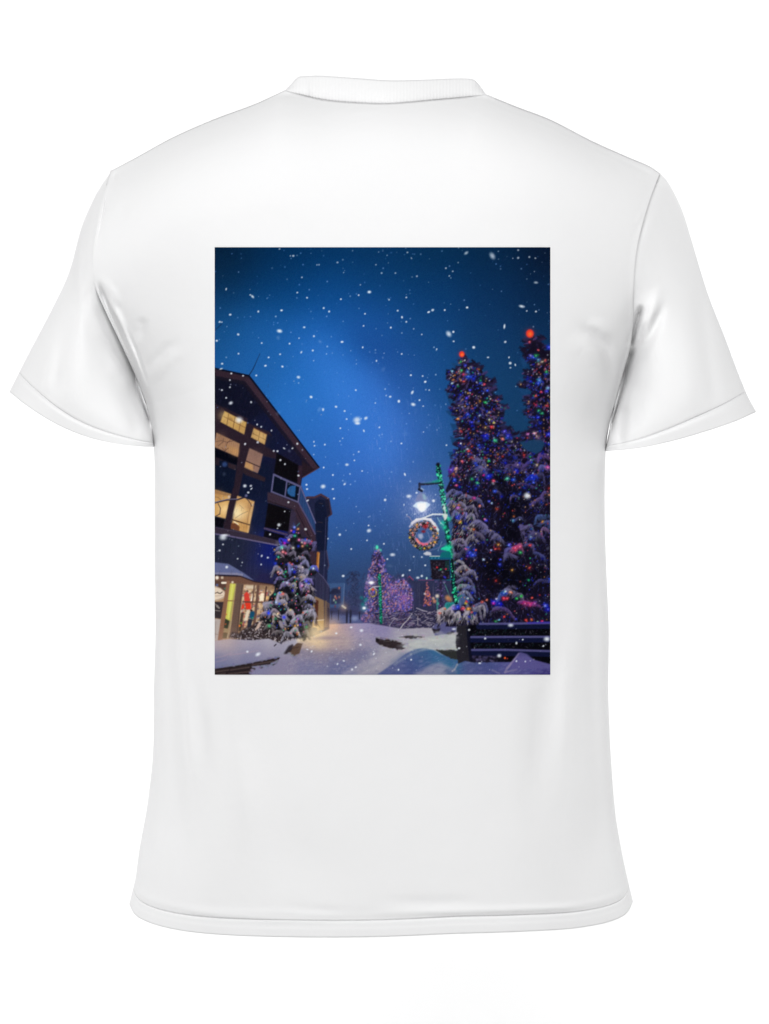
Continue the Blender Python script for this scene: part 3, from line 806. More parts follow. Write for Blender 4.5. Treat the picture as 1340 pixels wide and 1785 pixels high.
    P.poly([(430, 737), (437, 741), (434, 760), (426, 757)], frame, 1, .6); P.poly([(384, 736), (425, 758), (420, 764), (380, 742)], frame, 1, .6); P.poly([(462, 776), (438, 763), (434, 770), (458, 782)], frame, 1, .6); P.poly([(430, 736), (391, 716), (388, 709), (432, 730)], frame, 1, .6); P.poly([(422, 775), (432, 779), (426, 800), (416, 797)], frame, 1, .6)
    # balconies
    P.poly([(482, 789), (520, 811), (518.5, 842), (477.5, 826)], (13, 11, 16)); P.poly([(520, 811), (527, 812), (524, 846), (518, 843)], (50, 34, 46))
    P.poly([(477, 827), (523, 848), (519, 875), (473, 857)], (11, 17, 32)); P.poly([(500.5, 853), (506, 847), (515.5, 846), (514, 866), (507, 865), (501, 860)], (40, 90, 146), 1, .6)
    for pts, w in (([(477, 827), (500, 838), (524, 848.5)], 3.4), ([(477, 827), (473, 857)], 2.8), ([(473, 857), (496, 866), (520, 875.5)], 2.8), ([(500, 838), (496.5, 866)], 2.6), ([(523, 848), (519.5, 875)], 2.8)):
        P.line(pts, w, (92, 90, 128))
    P.poly([(466, 858), (473, 858.5), (520, 877), (524, 892), (509, 888), (466, 876)], (58, 45, 58)); P.line([(466, 873), (508, 887)], 2, (38, 28, 38), .8)
    P.poly([(524, 849), (549, 911), (550, 932), (521, 878)], (38, 62, 108)); 
    for k in range(5):
        P.line([(525 + k * 4, 856 + k * 11), (524 + k * 5, 880 + k * 10)], 1, (58, 88, 132), .6)
    P.line([(524, 849), (550, 912)], 2, (100, 98, 138)); P.line([(520.5, 877), (536, 905), (549, 931)], 2.4, (84, 76, 112))
    P.poly([(519, 879), (548, 933), (551, 985), (541, 985), (537, 940), (512, 892)], (58, 42, 54), 1, .8); P.line([(516, 889), (540, 938)], 1.6, (34, 26, 36), .9); P.line([(522, 884), (545, 934)], 1.2, (78, 56, 66), .8)
    P.poly([(467, 877), (507, 889), (503, 927), (461, 919)], (14, 12, 16)); P.poly([(507, 889), (516, 893), (514, 940), (502, 930)], (54, 46, 66))
    P.line([(461, 921), (500, 932)], 3.4, (76, 64, 94)); P.poly([(461, 924), (497, 934), (495, 945), (459, 936)], (14, 13, 22)); P.line([(498, 932), (495, 946)], 2, (66, 56, 84))
    P.line([(458, 936.5), (495, 946.5)], 2, (80, 68, 98), .9)
    # ledge
    P.poly([(373, 918), (430, 929), (500, 946), (496, 952), (373, 929)], (54, 45, 60)); P.line([(373, 930.5), (400, 934.5), (450, 944), (496, 953)], 2.6, (98, 90, 124))
    P.line([(373, 919), (430, 930)], 1.2, (76, 68, 90), .7)
    # porch
    P.poly([(373, 980), (398, 983), (425, 999), (443, 1012), (420, 1004), (373, 1001)], (100, 108, 150), 1, .7)
    P.line([(373, 999.5), (412, 1000.5), (422, 1002)], 3.6, (142, 140, 166), .8, soft=1.6)
    P.poly([(452, 1000), (470, 1000), (486, 1012), (482, 1020), (444, 1014)], (38, 36, 74), .9, 1.4)
    P.poly([(373, 1003), (420, 1004), (444, 1014), (478, 1019), (478, 1023), (430, 1020), (373, 1014)], (112, 80, 66)); P.line([(373, 1003), (418, 1004.5), (443, 1014), (478, 1019)], 2, (52, 38, 44))
    P.line([(380, 1003), (414, 1004)], 3, (44, 38, 50), .8)
    # shop front
    shop = [(373, 1014), (430, 1019), (479, 1022), (474, 1092), (440, 1112), (373, 1118)]
    P.poly(shop, (176, 138, 104)); P.poly([(424, 1020), (478, 1023), (470, 1068), (440, 1092), (416, 1092)], (206, 172, 134))
    spangle([(424, 1020), (478, 1023), (470, 1068), (440, 1092), (418, 1096)], 330, [(240, 215, 180), (110, 80, 70), (80, 60, 60), (250, 235, 210), (150, 100, 90), (90, 90, 130), (205, 160, 120), (60, 50, 54), (170, 60, 60)], .8, 2.6, .7)
    P.poly([(428, 1018), (478, 1021), (477, 1030), (428, 1026)], (146, 116, 90), .8, 1); P.poly([(428, 1020), (446, 1021), (444, 1027), (427, 1026)], (250, 236, 210), .7, 1)
    P.poly([(440, 1035), (442, 1034), (440, 1048), (436, 1048)], (252, 240, 222)); P.poly([(454, 1034), (460, 1034), (459, 1048), (452, 1047)], (255, 240, 210)); P.poly([(462, 1040), (474, 1038), (470, 1045), (461, 1044)], (240, 196, 128), .9)
    P.poly([(425, 1036), (430, 1031), (433, 1034), (436, 1048), (438, 1062), (429, 1062), (426, 1050)], (214, 66, 54)); P.line([(428, 1050), (437, 1050)], 1.6, (120, 50, 46), .7); P.poly([(421, 1057), (424, 1051), (426, 1060), (420, 1063)], (222, 62, 44)); P.poly([(428, 1052), (437, 1052), (437, 1062), (429, 1062)], (232, 58, 36), .8)
    P.poly([(430, 1063), (435, 1064), (431, 1082), (425, 1082)], (228, 212, 186))
    P.line([(443, 1020), (439, 1060)], 2.4, (116, 88, 76)); P.line([(450, 1021), (446, 1062), (442, 1094)], 4.6, (108, 80, 70)); P.line([(464, 1023), (459, 1066)], 2.6, (84, 60, 54)); P.line([(423, 1049), (466, 1050)], 2, (92, 66, 58))
    P.poly([(436, 1066), (442, 1065), (444, 1069), (441, 1080), (434, 1077)], (24, 76, 108)); P.dot(438, 1064, 2, (46, 34, 34)); P.poly([(433, 1078), (440, 1080), (437, 1094), (430, 1094)], (44, 48, 62)); P.dot(440, 1077, 1.3, (40, 150, 100))
    P.poly([(420, 1068), (425, 1068), (420, 1100), (415, 1100)], (62, 52, 46), .9); P.dot(417, 1091, 1.8, (240, 130, 50)); P.dot(420, 1086, 1.6, (110, 140, 50))
    P.poly([(374, 1012), (396, 1014), (394, 1032), (380, 1024), (374, 1022)], (92, 66, 58)); P.line([(387, 1016), (397, 1016)], 3.4, (255, 244, 222)); P.dot(378, 1020, 2.4, (90, 100, 140)); P.dot(392, 1026, 1.6, (60, 120, 100)); P.dot(378, 1007, 3, (255, 244, 225)); P.dot(387, 1007, 2.2, (245, 225, 200), .9); P.dot(405, 1015, 2, (245, 230, 205), .9)
    P.poly([(373, 1021), (384, 1025), (395, 1034), (392, 1041), (384, 1045), (373, 1048)], (232, 212, 190)); P.line([(374, 1023), (385, 1026), (393.5, 1034.5), (391, 1040), (383, 1044), (374, 1046.5)], .9, (150, 126, 110), .8)
    P.line([(375, 1034), (379, 1032.5), (381, 1034), (384, 1034.5), (387, 1032)], 1.7, (90, 76, 70), .9)
    P.line([(375, 1039), (388, 1038)], .9, (170, 148, 132), .8)
    P.poly([(373, 1049), (391, 1049), (385, 1079), (373, 1077)], (56, 48, 52)); P.line([(374, 1053), (379, 1056), (382, 1060)], 2.4, (150, 140, 134), .8); P.line([(374, 1064), (383, 1065)], 1.6, (150, 140, 134), .8); P.line([(377, 1057), (381, 1060)], 1.6, (170, 160, 150), .7)
    P.poly([(373, 1078), (385, 1080), (380, 1117), (373, 1116)], (186, 174, 168)); P.line([(376, 1084), (375, 1112)], 2, (160, 148, 144), .7); P.line([(373, 1105), (380, 1106)], 1, (120, 104, 98), .7)
    P.poly([(401, 1017), (412, 1018), (405, 1060), (402, 1083), (392.5, 1080)], (208, 206, 92)); P.line([(405, 1020), (398, 1076)], 3, (232, 230, 130), .6, soft=2); P.line([(392, 1047), (408, 1047.5)], 2, (150, 110, 70), .9)
    P.poly([(392, 1078), (400, 1082), (397, 1096), (387, 1094)], (54, 58, 44)); P.dot(393, 1088, 1.4, (170, 80, 50)); P.dot(394, 1071, 1.6, (200, 130, 60))
    P.poly([(386, 1095), (398, 1097), (397, 1102), (385, 1101)], (156, 134, 98)); P.poly([(385, 1102), (397, 1103), (395, 1113), (383, 1113)], (98, 82, 58))
    P.poly([(395, 1012), (401, 1013), (387, 1117), (379, 1117)], (142, 100, 78)); P.line([(404, 1080), (396, 1112)], 1.4, (186, 176, 140), .7)
    P.poly([(412, 1016), (425, 1018), (419, 1060), (414, 1112), (400, 1110), (406, 1066)], (106, 84, 74)); P.line([(411, 1018), (402, 1070), (398, 1110)], 1.6, (150, 132, 104), .7); P.line([(422, 1020), (413, 1106)], 1.6, (78, 60, 56), .7)

    # shrubs before the shop
    shr = [(398, 1112), (404, 1102), (416, 1104), (424, 1096), (436, 1092), (452, 1082), (470, 1070), (490, 1086), (520, 1096), (516, 1110), (490, 1120), (440, 1116)]
    P.poly(shr, (58, 48, 50), 1, 1.5)
    for _ in range(620):
        x = R.uniform(398, 520); y = R.uniform(1072, 1120)
        if inside(shr, x, y):
            a = R.uniform(0, 3.1); L = R.uniform(1, 3.4)
            P.line([(x, y), (x + L * math.cos(a), y + L * math.sin(a))], R.uniform(.8, 1.9), R.choice([(30, 24, 26), (40, 34, 36), (170, 160, 166), (200, 190, 192), (132, 122, 130), (90, 80, 80)]), .85)
    P.poly([(446, 1094), (450, 1086), (457, 1082), (452, 1094), (444, 1100)], (214, 186, 172), .9, .8)

    # ---- snow covered fir by the shop ----
    t1 = [(516, 914), (521, 922), (524, 936), (536, 937), (545, 944), (546, 956), (536, 965), (540, 978), (545, 986), (552, 990), (551, 1000), (538, 1004), (546, 1012), (543, 1026), (548, 1040), (545, 1056), (550, 1068), (546, 1080), (541, 1094), (538, 1106), (530, 1117),
          (518, 1112), (496, 1104), (478, 1096), (466, 1090), (458, 1080), (452, 1072), (462, 1066), (466, 1052), (470, 1040), (478, 1032), (480, 1020), (476, 1012), (484, 1004), (476, 994), (482, 986), (478, 978), (486, 966), (476, 958), (486, 950), (494, 946), (496, 938), (506, 932), (508, 922)]
    P.poly(t1, (20, 20, 26), 1, .8)
    spangle(t1, 700, [(10, 10, 14), (30, 30, 38), (40, 44, 46), (16, 20, 22), (56, 54, 66)], 1, 3, .7)

    def snowpad(x, y, w, h, tilt, col, fringe=True):
        """snow lying on a bough: fanned, drooping strokes below an uneven pale ridge"""
        ca, sa = math.cos(tilt), math.sin(tilt)
        ph = R.uniform(0, 6); lump = R.uniform(.12, .3)

        def ridge(t):
            ux = t * w / 2
            uy = -h * .6 * (1 - t * t) + h * .35 * t * t + lump * h * math.sin(3.1 * t + ph)
            return x + ux * ca - uy * sa, y + ux * sa + uy * ca
        for k in range(int(w * 1.1) + 4):                    # needles in the shade below
            t = R.uniform(-1, 1); px, py = ridge(t)
            a = math.pi / 2 + tilt * .5 - t * R.uniform(.3, 1.0)
            L = h * R.uniform(.7, 1.25)
            P.line([(px, py + h * .25), (px + L * math.cos(a), py + h * .25 + L * math.sin(a))], R.uniform(1, 2.2), R.choice([(14, 13, 20), (24, 22, 34), (34, 30, 46)]), .7, w2=.6)
        for k in range(int(w * 1.7) + 8):
            t = R.uniform(-1, 1); px, py = ridge(t)
            d = R.random() ** 1.4
            px += R.uniform(-1.2, 1.2); py += d * h * .55
            a = math.pi / 2 + tilt * .6 - t * R.uniform(.4, 1.2) + R.uniform(-.25, .25)
            L = h * R.uniform(.25, .62)
            f = R.uniform(.82, 1.10) * (1.06 - .42 * d)
            P.line([(px, py), (px + L * math.cos(a), py + L * math.sin(a))], R.uniform(1.4, 3.0), [min(255, c * f) for c in col], .74, w2=.9, soft=1.5)
        rp = [ridge(-1 + .22 * k) for k in range(10)]
        i0 = R.randint(0, 2); i1 = R.randint(7, 10)
        P.line(rp[i0:i1], h * .34, [min(255, c * 1.05) for c in col], .55, soft=1.8, w2=h * .2)

    G = (158, 150, 170)
    for x, y, w, h, t, c in ((506, 936, 12, 6, -.6, (108, 104, 150)), (534, 944, 24, 7, .45, (116, 108, 160)), (493, 944, 14, 9, -.8, (52, 60, 180)), (545, 950, 10, 10, .9, (96, 92, 140)), (490, 955, 20, 9, -.3, (112, 114, 160)), (505, 957, 12, 10, -.2, (96, 92, 116)),
                             (509, 966, 14, 8, .5, (116, 108, 128)), (488, 966, 16, 5, .5, (150, 130, 150)), (526, 974, 18, 8, .6, (130, 124, 150)), (533, 964, 12, 7, .3, (90, 84, 108)), (495, 976, 16, 6, -.1, (40, 36, 44)), (532, 984, 20, 9, .3, (130, 130, 170)),
                             (520, 992, 16, 16, 1.0, (150, 140, 160)), (508, 990, 16, 14, -.9, (108, 112, 176)), (484, 994, 20, 12, -.1, (136, 130, 150)), (547, 990, 13, 9, .3, (92, 100, 214)), (530, 1000, 14, 16, 1.1, (128, 126, 156)), (524, 1006, 12, 14, 1.2, (154, 144, 150)), (486, 1010, 18, 6, -.4, (104, 98, 146)),
                             (510, 1010, 22, 5, -.2, (110, 106, 150)), (537, 1012, 18, 7, .35, (128, 116, 186)), (500, 1020, 24, 11, -.15, (138, 128, 170)), (510, 1022, 12, 10, .7, (158, 152, 158)), (537, 1024, 17, 14, .2, (160, 150, 160)), (527, 1022, 10, 10, -.7, (126, 110, 160)),
                             (488, 1042, 22, 14, -.8, (162, 158, 178)), (540, 1042, 18, 10, .4, (160, 154, 174)), (494, 1052, 20, 12, .6, (158, 150, 168)), (497, 1040, 12, 6, .4, (140, 130, 140)), (470, 1054, 14, 16, -1.1, (150, 146, 166)), (517, 1042, 16, 6, .2, (74, 76, 88)), (511, 1050, 14, 8, .1, (66, 68, 80)), (526, 1050, 10, 12, .8, (90, 86, 92)),
                             (540, 1058, 16, 8, .2, (130, 126, 150)), (538, 1070, 24, 16, .5, (168, 164, 184)), (462, 1070, 16, 8, -.4, (160, 144, 158)), (478, 1068, 20, 9, -.1, (150, 136, 150)), (507, 1072, 22, 12, .45, (170, 160, 172)), (480, 1076, 10, 12, -.6, (176, 164, 160)), (520, 1080, 24, 10, .2, (160, 156, 178)), (500, 1084, 14, 16, -.6, (150, 142, 150)), (494, 1090, 8, 16, -1, (140, 132, 144)), (512, 1088, 14, 9, .5, (140, 136, 150)),
                             (512, 1102, 20, 11, .1, (172, 166, 178)), (534, 1088, 14, 7, .3, (88, 86, 96)), (534, 1104, 12, 9, .4, (92, 92, 104)), (500, 1108, 22, 8, -.3, (146, 142, 156)), (470, 1092, 16, 8, -.2, (110, 102, 104)), (484, 1102, 16, 7, 0, (116, 108, 112))):
        snowpad(x, y, w, h, t, c)
    for x, y, r, c in ((513, 919, 3, (130, 150, 250)), (512, 927, 3.6, (50, 50, 235)), (507.5, 925, 1.8, (225, 120, 150)), (519.5, 922, 2, (235, 170, 110)), (514, 934, 2.6, (40, 190, 130)), (520, 929, 1.6, (190, 120, 180)), (496, 946.5, 3, (215, 40, 190)), (498, 942, 4, (40, 50, 220)), (503, 941.5, 2.2, (240, 140, 140)), (521, 941, 2.6, (240, 130, 190)),
                       (531, 947, 2.6, (225, 110, 140)), (532, 940, 2.4, (40, 60, 190)), (526, 945.5, 1.6, (230, 235, 255)), (527, 952, 2.4, (225, 150, 110)), (541, 947.5, 2, (150, 50, 90)), (535, 951, 1.6, (30, 120, 80)), (491, 954.5, 2.8, (100, 220, 190)), (520, 952, 2.6, (30, 50, 190)), (511, 955, 2.4, (205, 205, 195)), (493, 962, 3.2, (240, 140, 150)), (498, 964.5, 2.2, (225, 120, 150)),
                       (485, 971, 2.4, (70, 190, 150)), (478, 958, 1.3, (235, 170, 80)), (480, 982, 3, (40, 60, 200)), (499, 984, 2, (30, 40, 150)), (505, 981, 1.6, (190, 70, 60)), (509, 983.5, 2, (235, 110, 110)), (498, 996.5, 2.2, (50, 180, 130)), (509, 992.5, 2.4, (150, 190, 255)), (513, 997, 3.4, (30, 40, 180)), (546, 991, 2.6, (210, 225, 255)), (484, 998, 1.8, (235, 130, 160)), (489, 999, 1.8, (235, 180, 220)), (485, 996.5, 1.4, (240, 200, 160)),
                       (497, 1005, 1.6, (40, 150, 110)), (515, 1012.5, 2.4, (30, 120, 80)), (534, 1013, 3, (90, 90, 235)), (500, 1016, 1.8, (215, 225, 255)), (538, 1017, 1.8, (60, 80, 230)), (526, 1021, 2.4, (220, 130, 190)), (510, 1029.5, 2.2, (50, 50, 210)), (493, 1035, 2.4, (240, 110, 90)), (479, 1036, 2, (60, 190, 160)), (481, 1050, 2.4, (180, 205, 255)), (487, 1052.5, 2, (60, 90, 230)), (537, 1031, 2, (215, 130, 150)), (472, 1055, 2, (40, 110, 80)),
                       (468, 1068.5, 3.6, (50, 70, 235)), (495, 1076, 3.6, (60, 70, 230)), (484, 1070, 2.2, (255, 225, 180)), (475, 1075, 1.6, (150, 60, 50)), (480, 1078.5, 2, (30, 130, 80)), (469, 1091, 2.6, (70, 190, 120)), (519, 1079, 2, (140, 110, 240)), (523, 1089, 2.4, (80, 60, 200)), (514, 1091, 2, (235, 160, 60)), (519, 1090, 1.6, (255, 210, 160)), (534, 1093, 2.6, (30, 130, 80)), (518, 1106, 1.6, (200, 110, 50)), (497, 1096.5, 1.6, (200, 130, 70)), (506, 1063, 1.6, (225, 205, 120)), (528, 1068, 1.6, (225, 110, 80)), (497, 1062, 1.6, (60, 150, 150))):
        P.glow(x, y, r * 1.3, c, .5); P.dot(x, y, r * .62, c)
    spangle(t1, 130, LIGHTS, .6, 1.2)
    P.line([(517, 917), (522, 912)], 1.6, (60, 110, 120)); P.line([(513, 916), (511, 911)], 1.2, (50, 60, 120), .8)

    # ---- planter wall on the left ----
    bank = [(373, 1117), (400, 1114), (440, 1116), (468, 1113), (486, 1121), (492, 1124), (504, 1119), (517, 1114), (516, 1120), (506, 1128), (500, 1136), (486, 1146), (460, 1151), (440, 1156), (400, 1162), (373, 1166)]
    P.field([(390, 1119, 182, 168, 176), (440, 1120, 172, 164, 180), (470, 1121, 178, 172, 186), (505, 1122, 170, 166, 184), (400, 1134, 152, 146, 168), (450, 1136, 142, 138, 164), (490, 1134, 150, 146, 166), (390, 1154, 118, 120, 154), (440, 1150, 124, 124, 156), (480, 1146, 138, 134, 158)], 12, (PX0, 1110, 520, 1170), P.mask(bank, .8))
    for pts in ([(374, 1147), (392, 1143), (404, 1138)], [(376, 1154), (394, 1150)], [(400, 1142), (430, 1138), (450, 1134)]):
        P.line(pts, 1.6, (176, 150, 166), .45, soft=1.6)
    P.line([(478, 1126), (481, 1123)], 2, (54, 44, 56), .9)
    wall = [(373, 1166), (400, 1162), (430, 1157), (460, 1151), (484, 1146), (488, 1146), (482, 1156), (476, 1160), (468, 1158), (440, 1162), (437, 1177), (373, 1177)]
    P.poly(wall, (42, 34, 36), 1, .7)
    for x0, y0, x1, y1 in ((376, 1171, 398, 1168), (402, 1168, 434, 1163), (378, 1176, 392, 1174), (398, 1175, 434, 1171), (440, 1159, 474, 1153)):
        P.line([(x0, y0), (x1, y1)], 3, (84, 70, 68), .7, soft=1.5)
    for x, y in ((455, 1163), (466, 1160), (478, 1153), (442, 1166)):
        P.dot(x, y, 3, (52, 44, 46), .9, ry=2)
    P.poly([(509, 1128), (516, 1120), (527, 1122), (522, 1139), (511, 1145), (503, 1136)], (92, 72, 62), 1, .8); P.poly([(503, 1126), (512, 1122), (508, 1134), (500, 1140), (494, 1140)], (40, 34, 40), .9, 1); P.line([(510, 1130), (520, 1128)], 1.4, (60, 46, 44), .7)
    P.poly([(510, 1121), (519, 1113), (522, 1117), (512, 1126)], (172, 168, 184), 1, .9)
    P.poly([(517, 1114), (530, 1112), (528, 1118), (517, 1120)], (240, 218, 180), .7, 1.5)

    # ---- green lit pole, lamp and wreath in the centre ----
    P.line([(661, 1002), (663, 1040), (664, 1086)], 5, (16, 60, 60))
    for k in range(74):
        y = 1002 + k * 1.14; x = 661 + 3 * (y - 1002) / 84 + 1.8 * math.sin(k * 1.5)
        P.dot(x, y, 1.3, R.choice([(36, 160, 122), (60, 190, 150), (24, 112, 92), (20, 80, 76)]), .85)
    P.line([(648, 1021), (662, 1020)], 1.6, (44, 40, 60)); P.line([(652, 1023), (661, 1022)], 2, (190, 190, 190), .8)
    P.glow(647, 1015, 8, (190, 180, 220), .55); P.dot(647, 1015.5, 5, (245, 240, 245), ry=2); P.dot(647, 1016, 2.6, (255, 255, 255))
    for k in range(40):
        a = k * math.pi / 20
        P.dot(649.5 + 6.5 * math.cos(a), 1033.5 + 6.5 * math.sin(a), 1.2, R.choice([(120, 112, 60), (90, 80, 60), (180, 160, 90), (150, 120, 110)]), .9)
    P.dot(650, 1027.5, 2.2, (220, 80, 70)); P.line([(643, 1028), (650, 1023), (656, 1028)], 1.6, (200, 190, 190), .8)
    P.glow(634.5, 1060, 6, (120, 190, 220), .6); P.dot(634.5, 1060, 2.8, (245, 250, 255), ry=2.3)
    for x, y in ((630, 1042), (636, 1047), (632, 1053), (638, 1044)):
        P.glow(x, y, 3, (24, 130, 130), .7)

    # ---- dry wall and drifts right of the lane ----
    P.poly([(655, 1111), (664, 1111), (690, 1117), (716, 1127), (704, 1131), (697, 1134), (684, 1131), (664, 1126), (655, 1119)], (48, 40, 44), 1, .7); P.line([(657, 1111), (690, 1117), (715, 1126)], 1.2, (88, 76, 78), .8); P.poly([(655, 1111), (660, 1112), (660, 1118), (655, 1119)], (28, 24, 28))
    P.poly([(694, 1110.5), (715, 1107), (741, 1110), (736, 1113), (715, 1114), (704, 1112)], (38, 32, 36), 1, .7)
    P.poly([(705, 1100), (735, 1095), (752, 1100), (755, 1108), (738, 1109), (715, 1106), (700, 1109)], (164, 158, 172), .8, 1.5)
    P.poly([(753, 1093), (766, 1084), (780, 1084), (796, 1088), (795, 1103), (776, 1106), (758, 1108)], (88, 88, 132), 1, 1); P.poly([(752, 1095), (760, 1097), (768, 1095), (765, 1102), (756, 1104)], (38, 34, 46), 1, .8)
    P.poly([(778, 1104), (790, 1100), (796, 1106), (782, 1109)], (36, 34, 44), .9, 1)
    P.poly([(700, 1128), (712, 1118), (735, 1112), (756, 1110), (775, 1107), (796, 1104), (797, 1133), (758, 1132), (735, 1131), (716, 1133)], (180, 184, 184), 1, 1.2)
    P.line([(712, 1124), (740, 1117), (776, 1113)], 3, (198, 200, 194), .6, soft=3); P.line([(740, 1128), (790, 1128)], 3, (160, 170, 176), .6, soft=3)
    P.poly([(757, 1132), (797, 1133), (799, 1150), (786, 1149), (772, 1141)], (46, 48, 48), 1, .6); P.line([(760, 1132.5), (797, 1133.5)], 1.6, (24, 24, 26), .9)
    drift = [(655, 1177), (684, 1158), (704, 1142), (722, 1132), (738, 1130), (756, 1133), (772, 1143), (786, 1151), (797, 1154), (812, 1151), (826, 1153), (850, 1154), (880, 1157), (890, 1153), (898, 1142), (907, 1136), (918, 1139), (932, 1151), (959, 1158), (959, 1177)]
    P.field([(690, 1165, 84, 92, 138), (715, 1150, 74, 90, 140), (735, 1142, 66, 98, 140), (760, 1145, 56, 104, 146), (785, 1158, 52, 100, 138), (740, 1158, 60, 82, 132), (720, 1172, 72, 82, 134), (820, 1160, 78, 86, 134), (850, 1162, 70, 84, 136), (885, 1162, 84, 84, 142), (905, 1150, 100, 92, 148), (930, 1160, 82, 78, 142), (955, 1164, 66, 62, 126), (900, 1172, 84, 80, 138), (950, 1174, 64, 56, 116), (850, 1173, 76, 74, 128)], 12, (650, 1125, PX1, PY1), P.mask(drift, 1.0))
    P.poly([(720, 1176), (735, 1168), (752, 1158), (768, 1154), (778, 1160), (796, 1170), (793, 1177), (720, 1177)], (150, 148, 168), .85, 3); P.poly([(775, 1166), (790, 1166), (798, 1177), (780, 1177)], (72, 92, 132), .8, 2)
    P.line([(797, 1158), (792, 1167), (788, 1170)], 3, (170, 166, 176), .7, soft=2)
    P.line([(905, 1138), (896, 1150), (884, 1165), (880, 1172)], 3.4, (150, 138, 170), .7, soft=2.5); P.line([(858, 1168), (870, 1174)], 3, (130, 124, 160), .6, soft=2); P.line([(880, 1172), (900, 1167)], 3, (140, 128, 160), .6, soft=2)
    P.line([(688, 1158), (716, 1140), (740, 1131)], 4, (150, 160, 172), .5, soft=4)
    for _ in range(420):
        x = R.uniform(665, 958); y = R.uniform(1138, 1175)
        if inside(drift, x, y):
            P.dot(x, y, R.uniform(1.5, 5), R.choice([(128, 132, 172), (150, 150, 182), (56, 66, 116), (104, 112, 160)]), .16, ry=R.uniform(.8, 2), ang=R.uniform(-.6, .1), soft=.9)

    # ---- the two great firs with coloured lights ----
    t3 = [(805, 619), (809, 628), (815, 636), (822, 632), (824, 640), (834, 636), (837, 640), (842, 648), (840, 655), (852, 660), (863, 666), (850, 672), (864, 676), (858, 686), (861, 694), (872, 693), (868, 702), (876, 708), (886, 708), (874, 716), (876, 730), (873, 744), (884, 748), (893, 748), (888, 762), (905, 764), (922, 760), (940, 752), (959, 745),
          (959, 1092), (776, 1092), (790, 1060), (788, 1020), (786, 985), (785, 950), (790, 915), (782, 890), (785, 870), (776, 855), (784, 838), (781, 822), (786, 806), (792, 796), (790, 786), (800, 778), (793, 778), (800, 768), (806, 764), (795, 756), (800, 745), (793, 735), (798, 726), (788, 718), (783, 710), (794, 706), (799, 700), (790, 694), (786, 684), (779, 677), (785, 668), (782, 656), (780, 648), (788, 646), (798, 648), (801, 638), (799, 628)]
    t4 = [(925, 586), (929, 594), (938, 590), (944, 588), (938, 600), (950, 606), (959, 604), (959, 760), (940, 762), (934, 752), (922, 740), (934, 736), (924, 728), (912, 718), (924, 716), (922, 706), (914, 697), (930, 692), (920, 690), (930, 680), (918, 674), (905, 671), (918, 666), (918, 656), (912, 649), (924, 646), (930, 638), (918, 626), (908, 613), (914, 606), (920, 600), (913, 598), (922, 592)]
    gap = [(905, 770), (930, 766), (944, 764), (950, 772), (944, 786), (934, 792), (920, 786), (912, 782)]
    skygap = (30, 66, 104)
    # the needles end in ragged points: the solid part of each crown is drawn in from its outline
    s3 = [(x + (4.5 if x < 822 else -6) if y < 800 and x < 950 else x, y + (4 if y < 660 else 0)) for x, y in t3]
    s4 = [(x + 6 if x < 940 else x, y + (5 if y < 620 else 0)) for x, y in t4]
    for t in (s3, s4):
        P.poly(t, (22, 18, 36), 1, .8)
    P.poly(gap, skygap, .92, 1.2)

    def sprig(x, y, L, a, col, col2, n=6):
        """a needle spray: a stem with short side needles"""
        ex, ey = x + L * math.cos(a), y + L * math.sin(a)
        P.line([(x, y), (ex, ey)], 1.9, col, .9, w2=.8)
        for k in range(n):
            t = (k + 1) / n
            bx_, by_ = x + (ex - x) * t, y + (ey - y) * t
            for s in (-.75, .75):
                l = L * .38 * (1.1 - .5 * t)
                P.line([(bx_, by_), (bx_ + l * math.cos(a + s), by_ + l * math.sin(a + s))], 1.2, col2, .8, w2=.6)
    for w_ in ([(817, 626), (823, 627), (818, 644)], [(826, 632), (833, 632), (827, 650)], [(841, 640), (852, 655), (838, 661)], [(852, 668), (868, 668), (848, 675)], [(856, 682), (873, 690), (850, 691)], [(864, 700), (880, 702), (858, 706)], [(874, 720), (886, 728), (864, 734)], [(877, 736), (892, 744), (868, 745)], [(890, 752), (912, 757), (884, 766)],
               [(786, 632), (798, 634), (795, 646)], [(776, 684), (796, 692), (784, 705)], [(776, 716), (796, 714), (790, 730)], [(784, 738), (799, 740), (790, 752)], [(784, 760), (803, 766), (788, 775)], [(780, 788), (796, 786), (786, 802)],
               [(906, 622), (922, 630), (912, 645)], [(900, 656), (922, 660), (912, 667)], [(902, 678), (926, 680), (914, 692)], [(904, 702), (926, 704), (910, 714)], [(912, 722), (934, 730), (916, 736)], [(922, 744), (940, 746), (924, 754)]):
        P.poly(w_, (26, 66, 112), .95, .7)
    # silhouette sprays along the outlines
    for t, cx in ((t3[:29] + t3[44:], 822), (t4, 945)):
        for i in range(len(t) - 1):
            (x1, y1), (x2, y2) = t[i], t[i + 1]
            L = math.hypot(x2 - x1, y2 - y1)
            for _ in range(max(1, int(L / 2.6))):
                q = R.random(); x = x1 + (x2 - x1) * q; y = y1 + (y2 - y1) * q
                if x > 957 or y > 800:
                    continue
                side = 1 if x > cx else -1
                a = (0 if side > 0 else math.pi) + side * R.uniform(-.75, .15)
                sprig(x - side * 8, y + 2, R.uniform(6, 14), a, R.choice([(24, 18, 38), (36, 28, 56)]), R.choice([(28, 22, 44), (48, 38, 72), (20, 16, 32)]))
    allt = t3
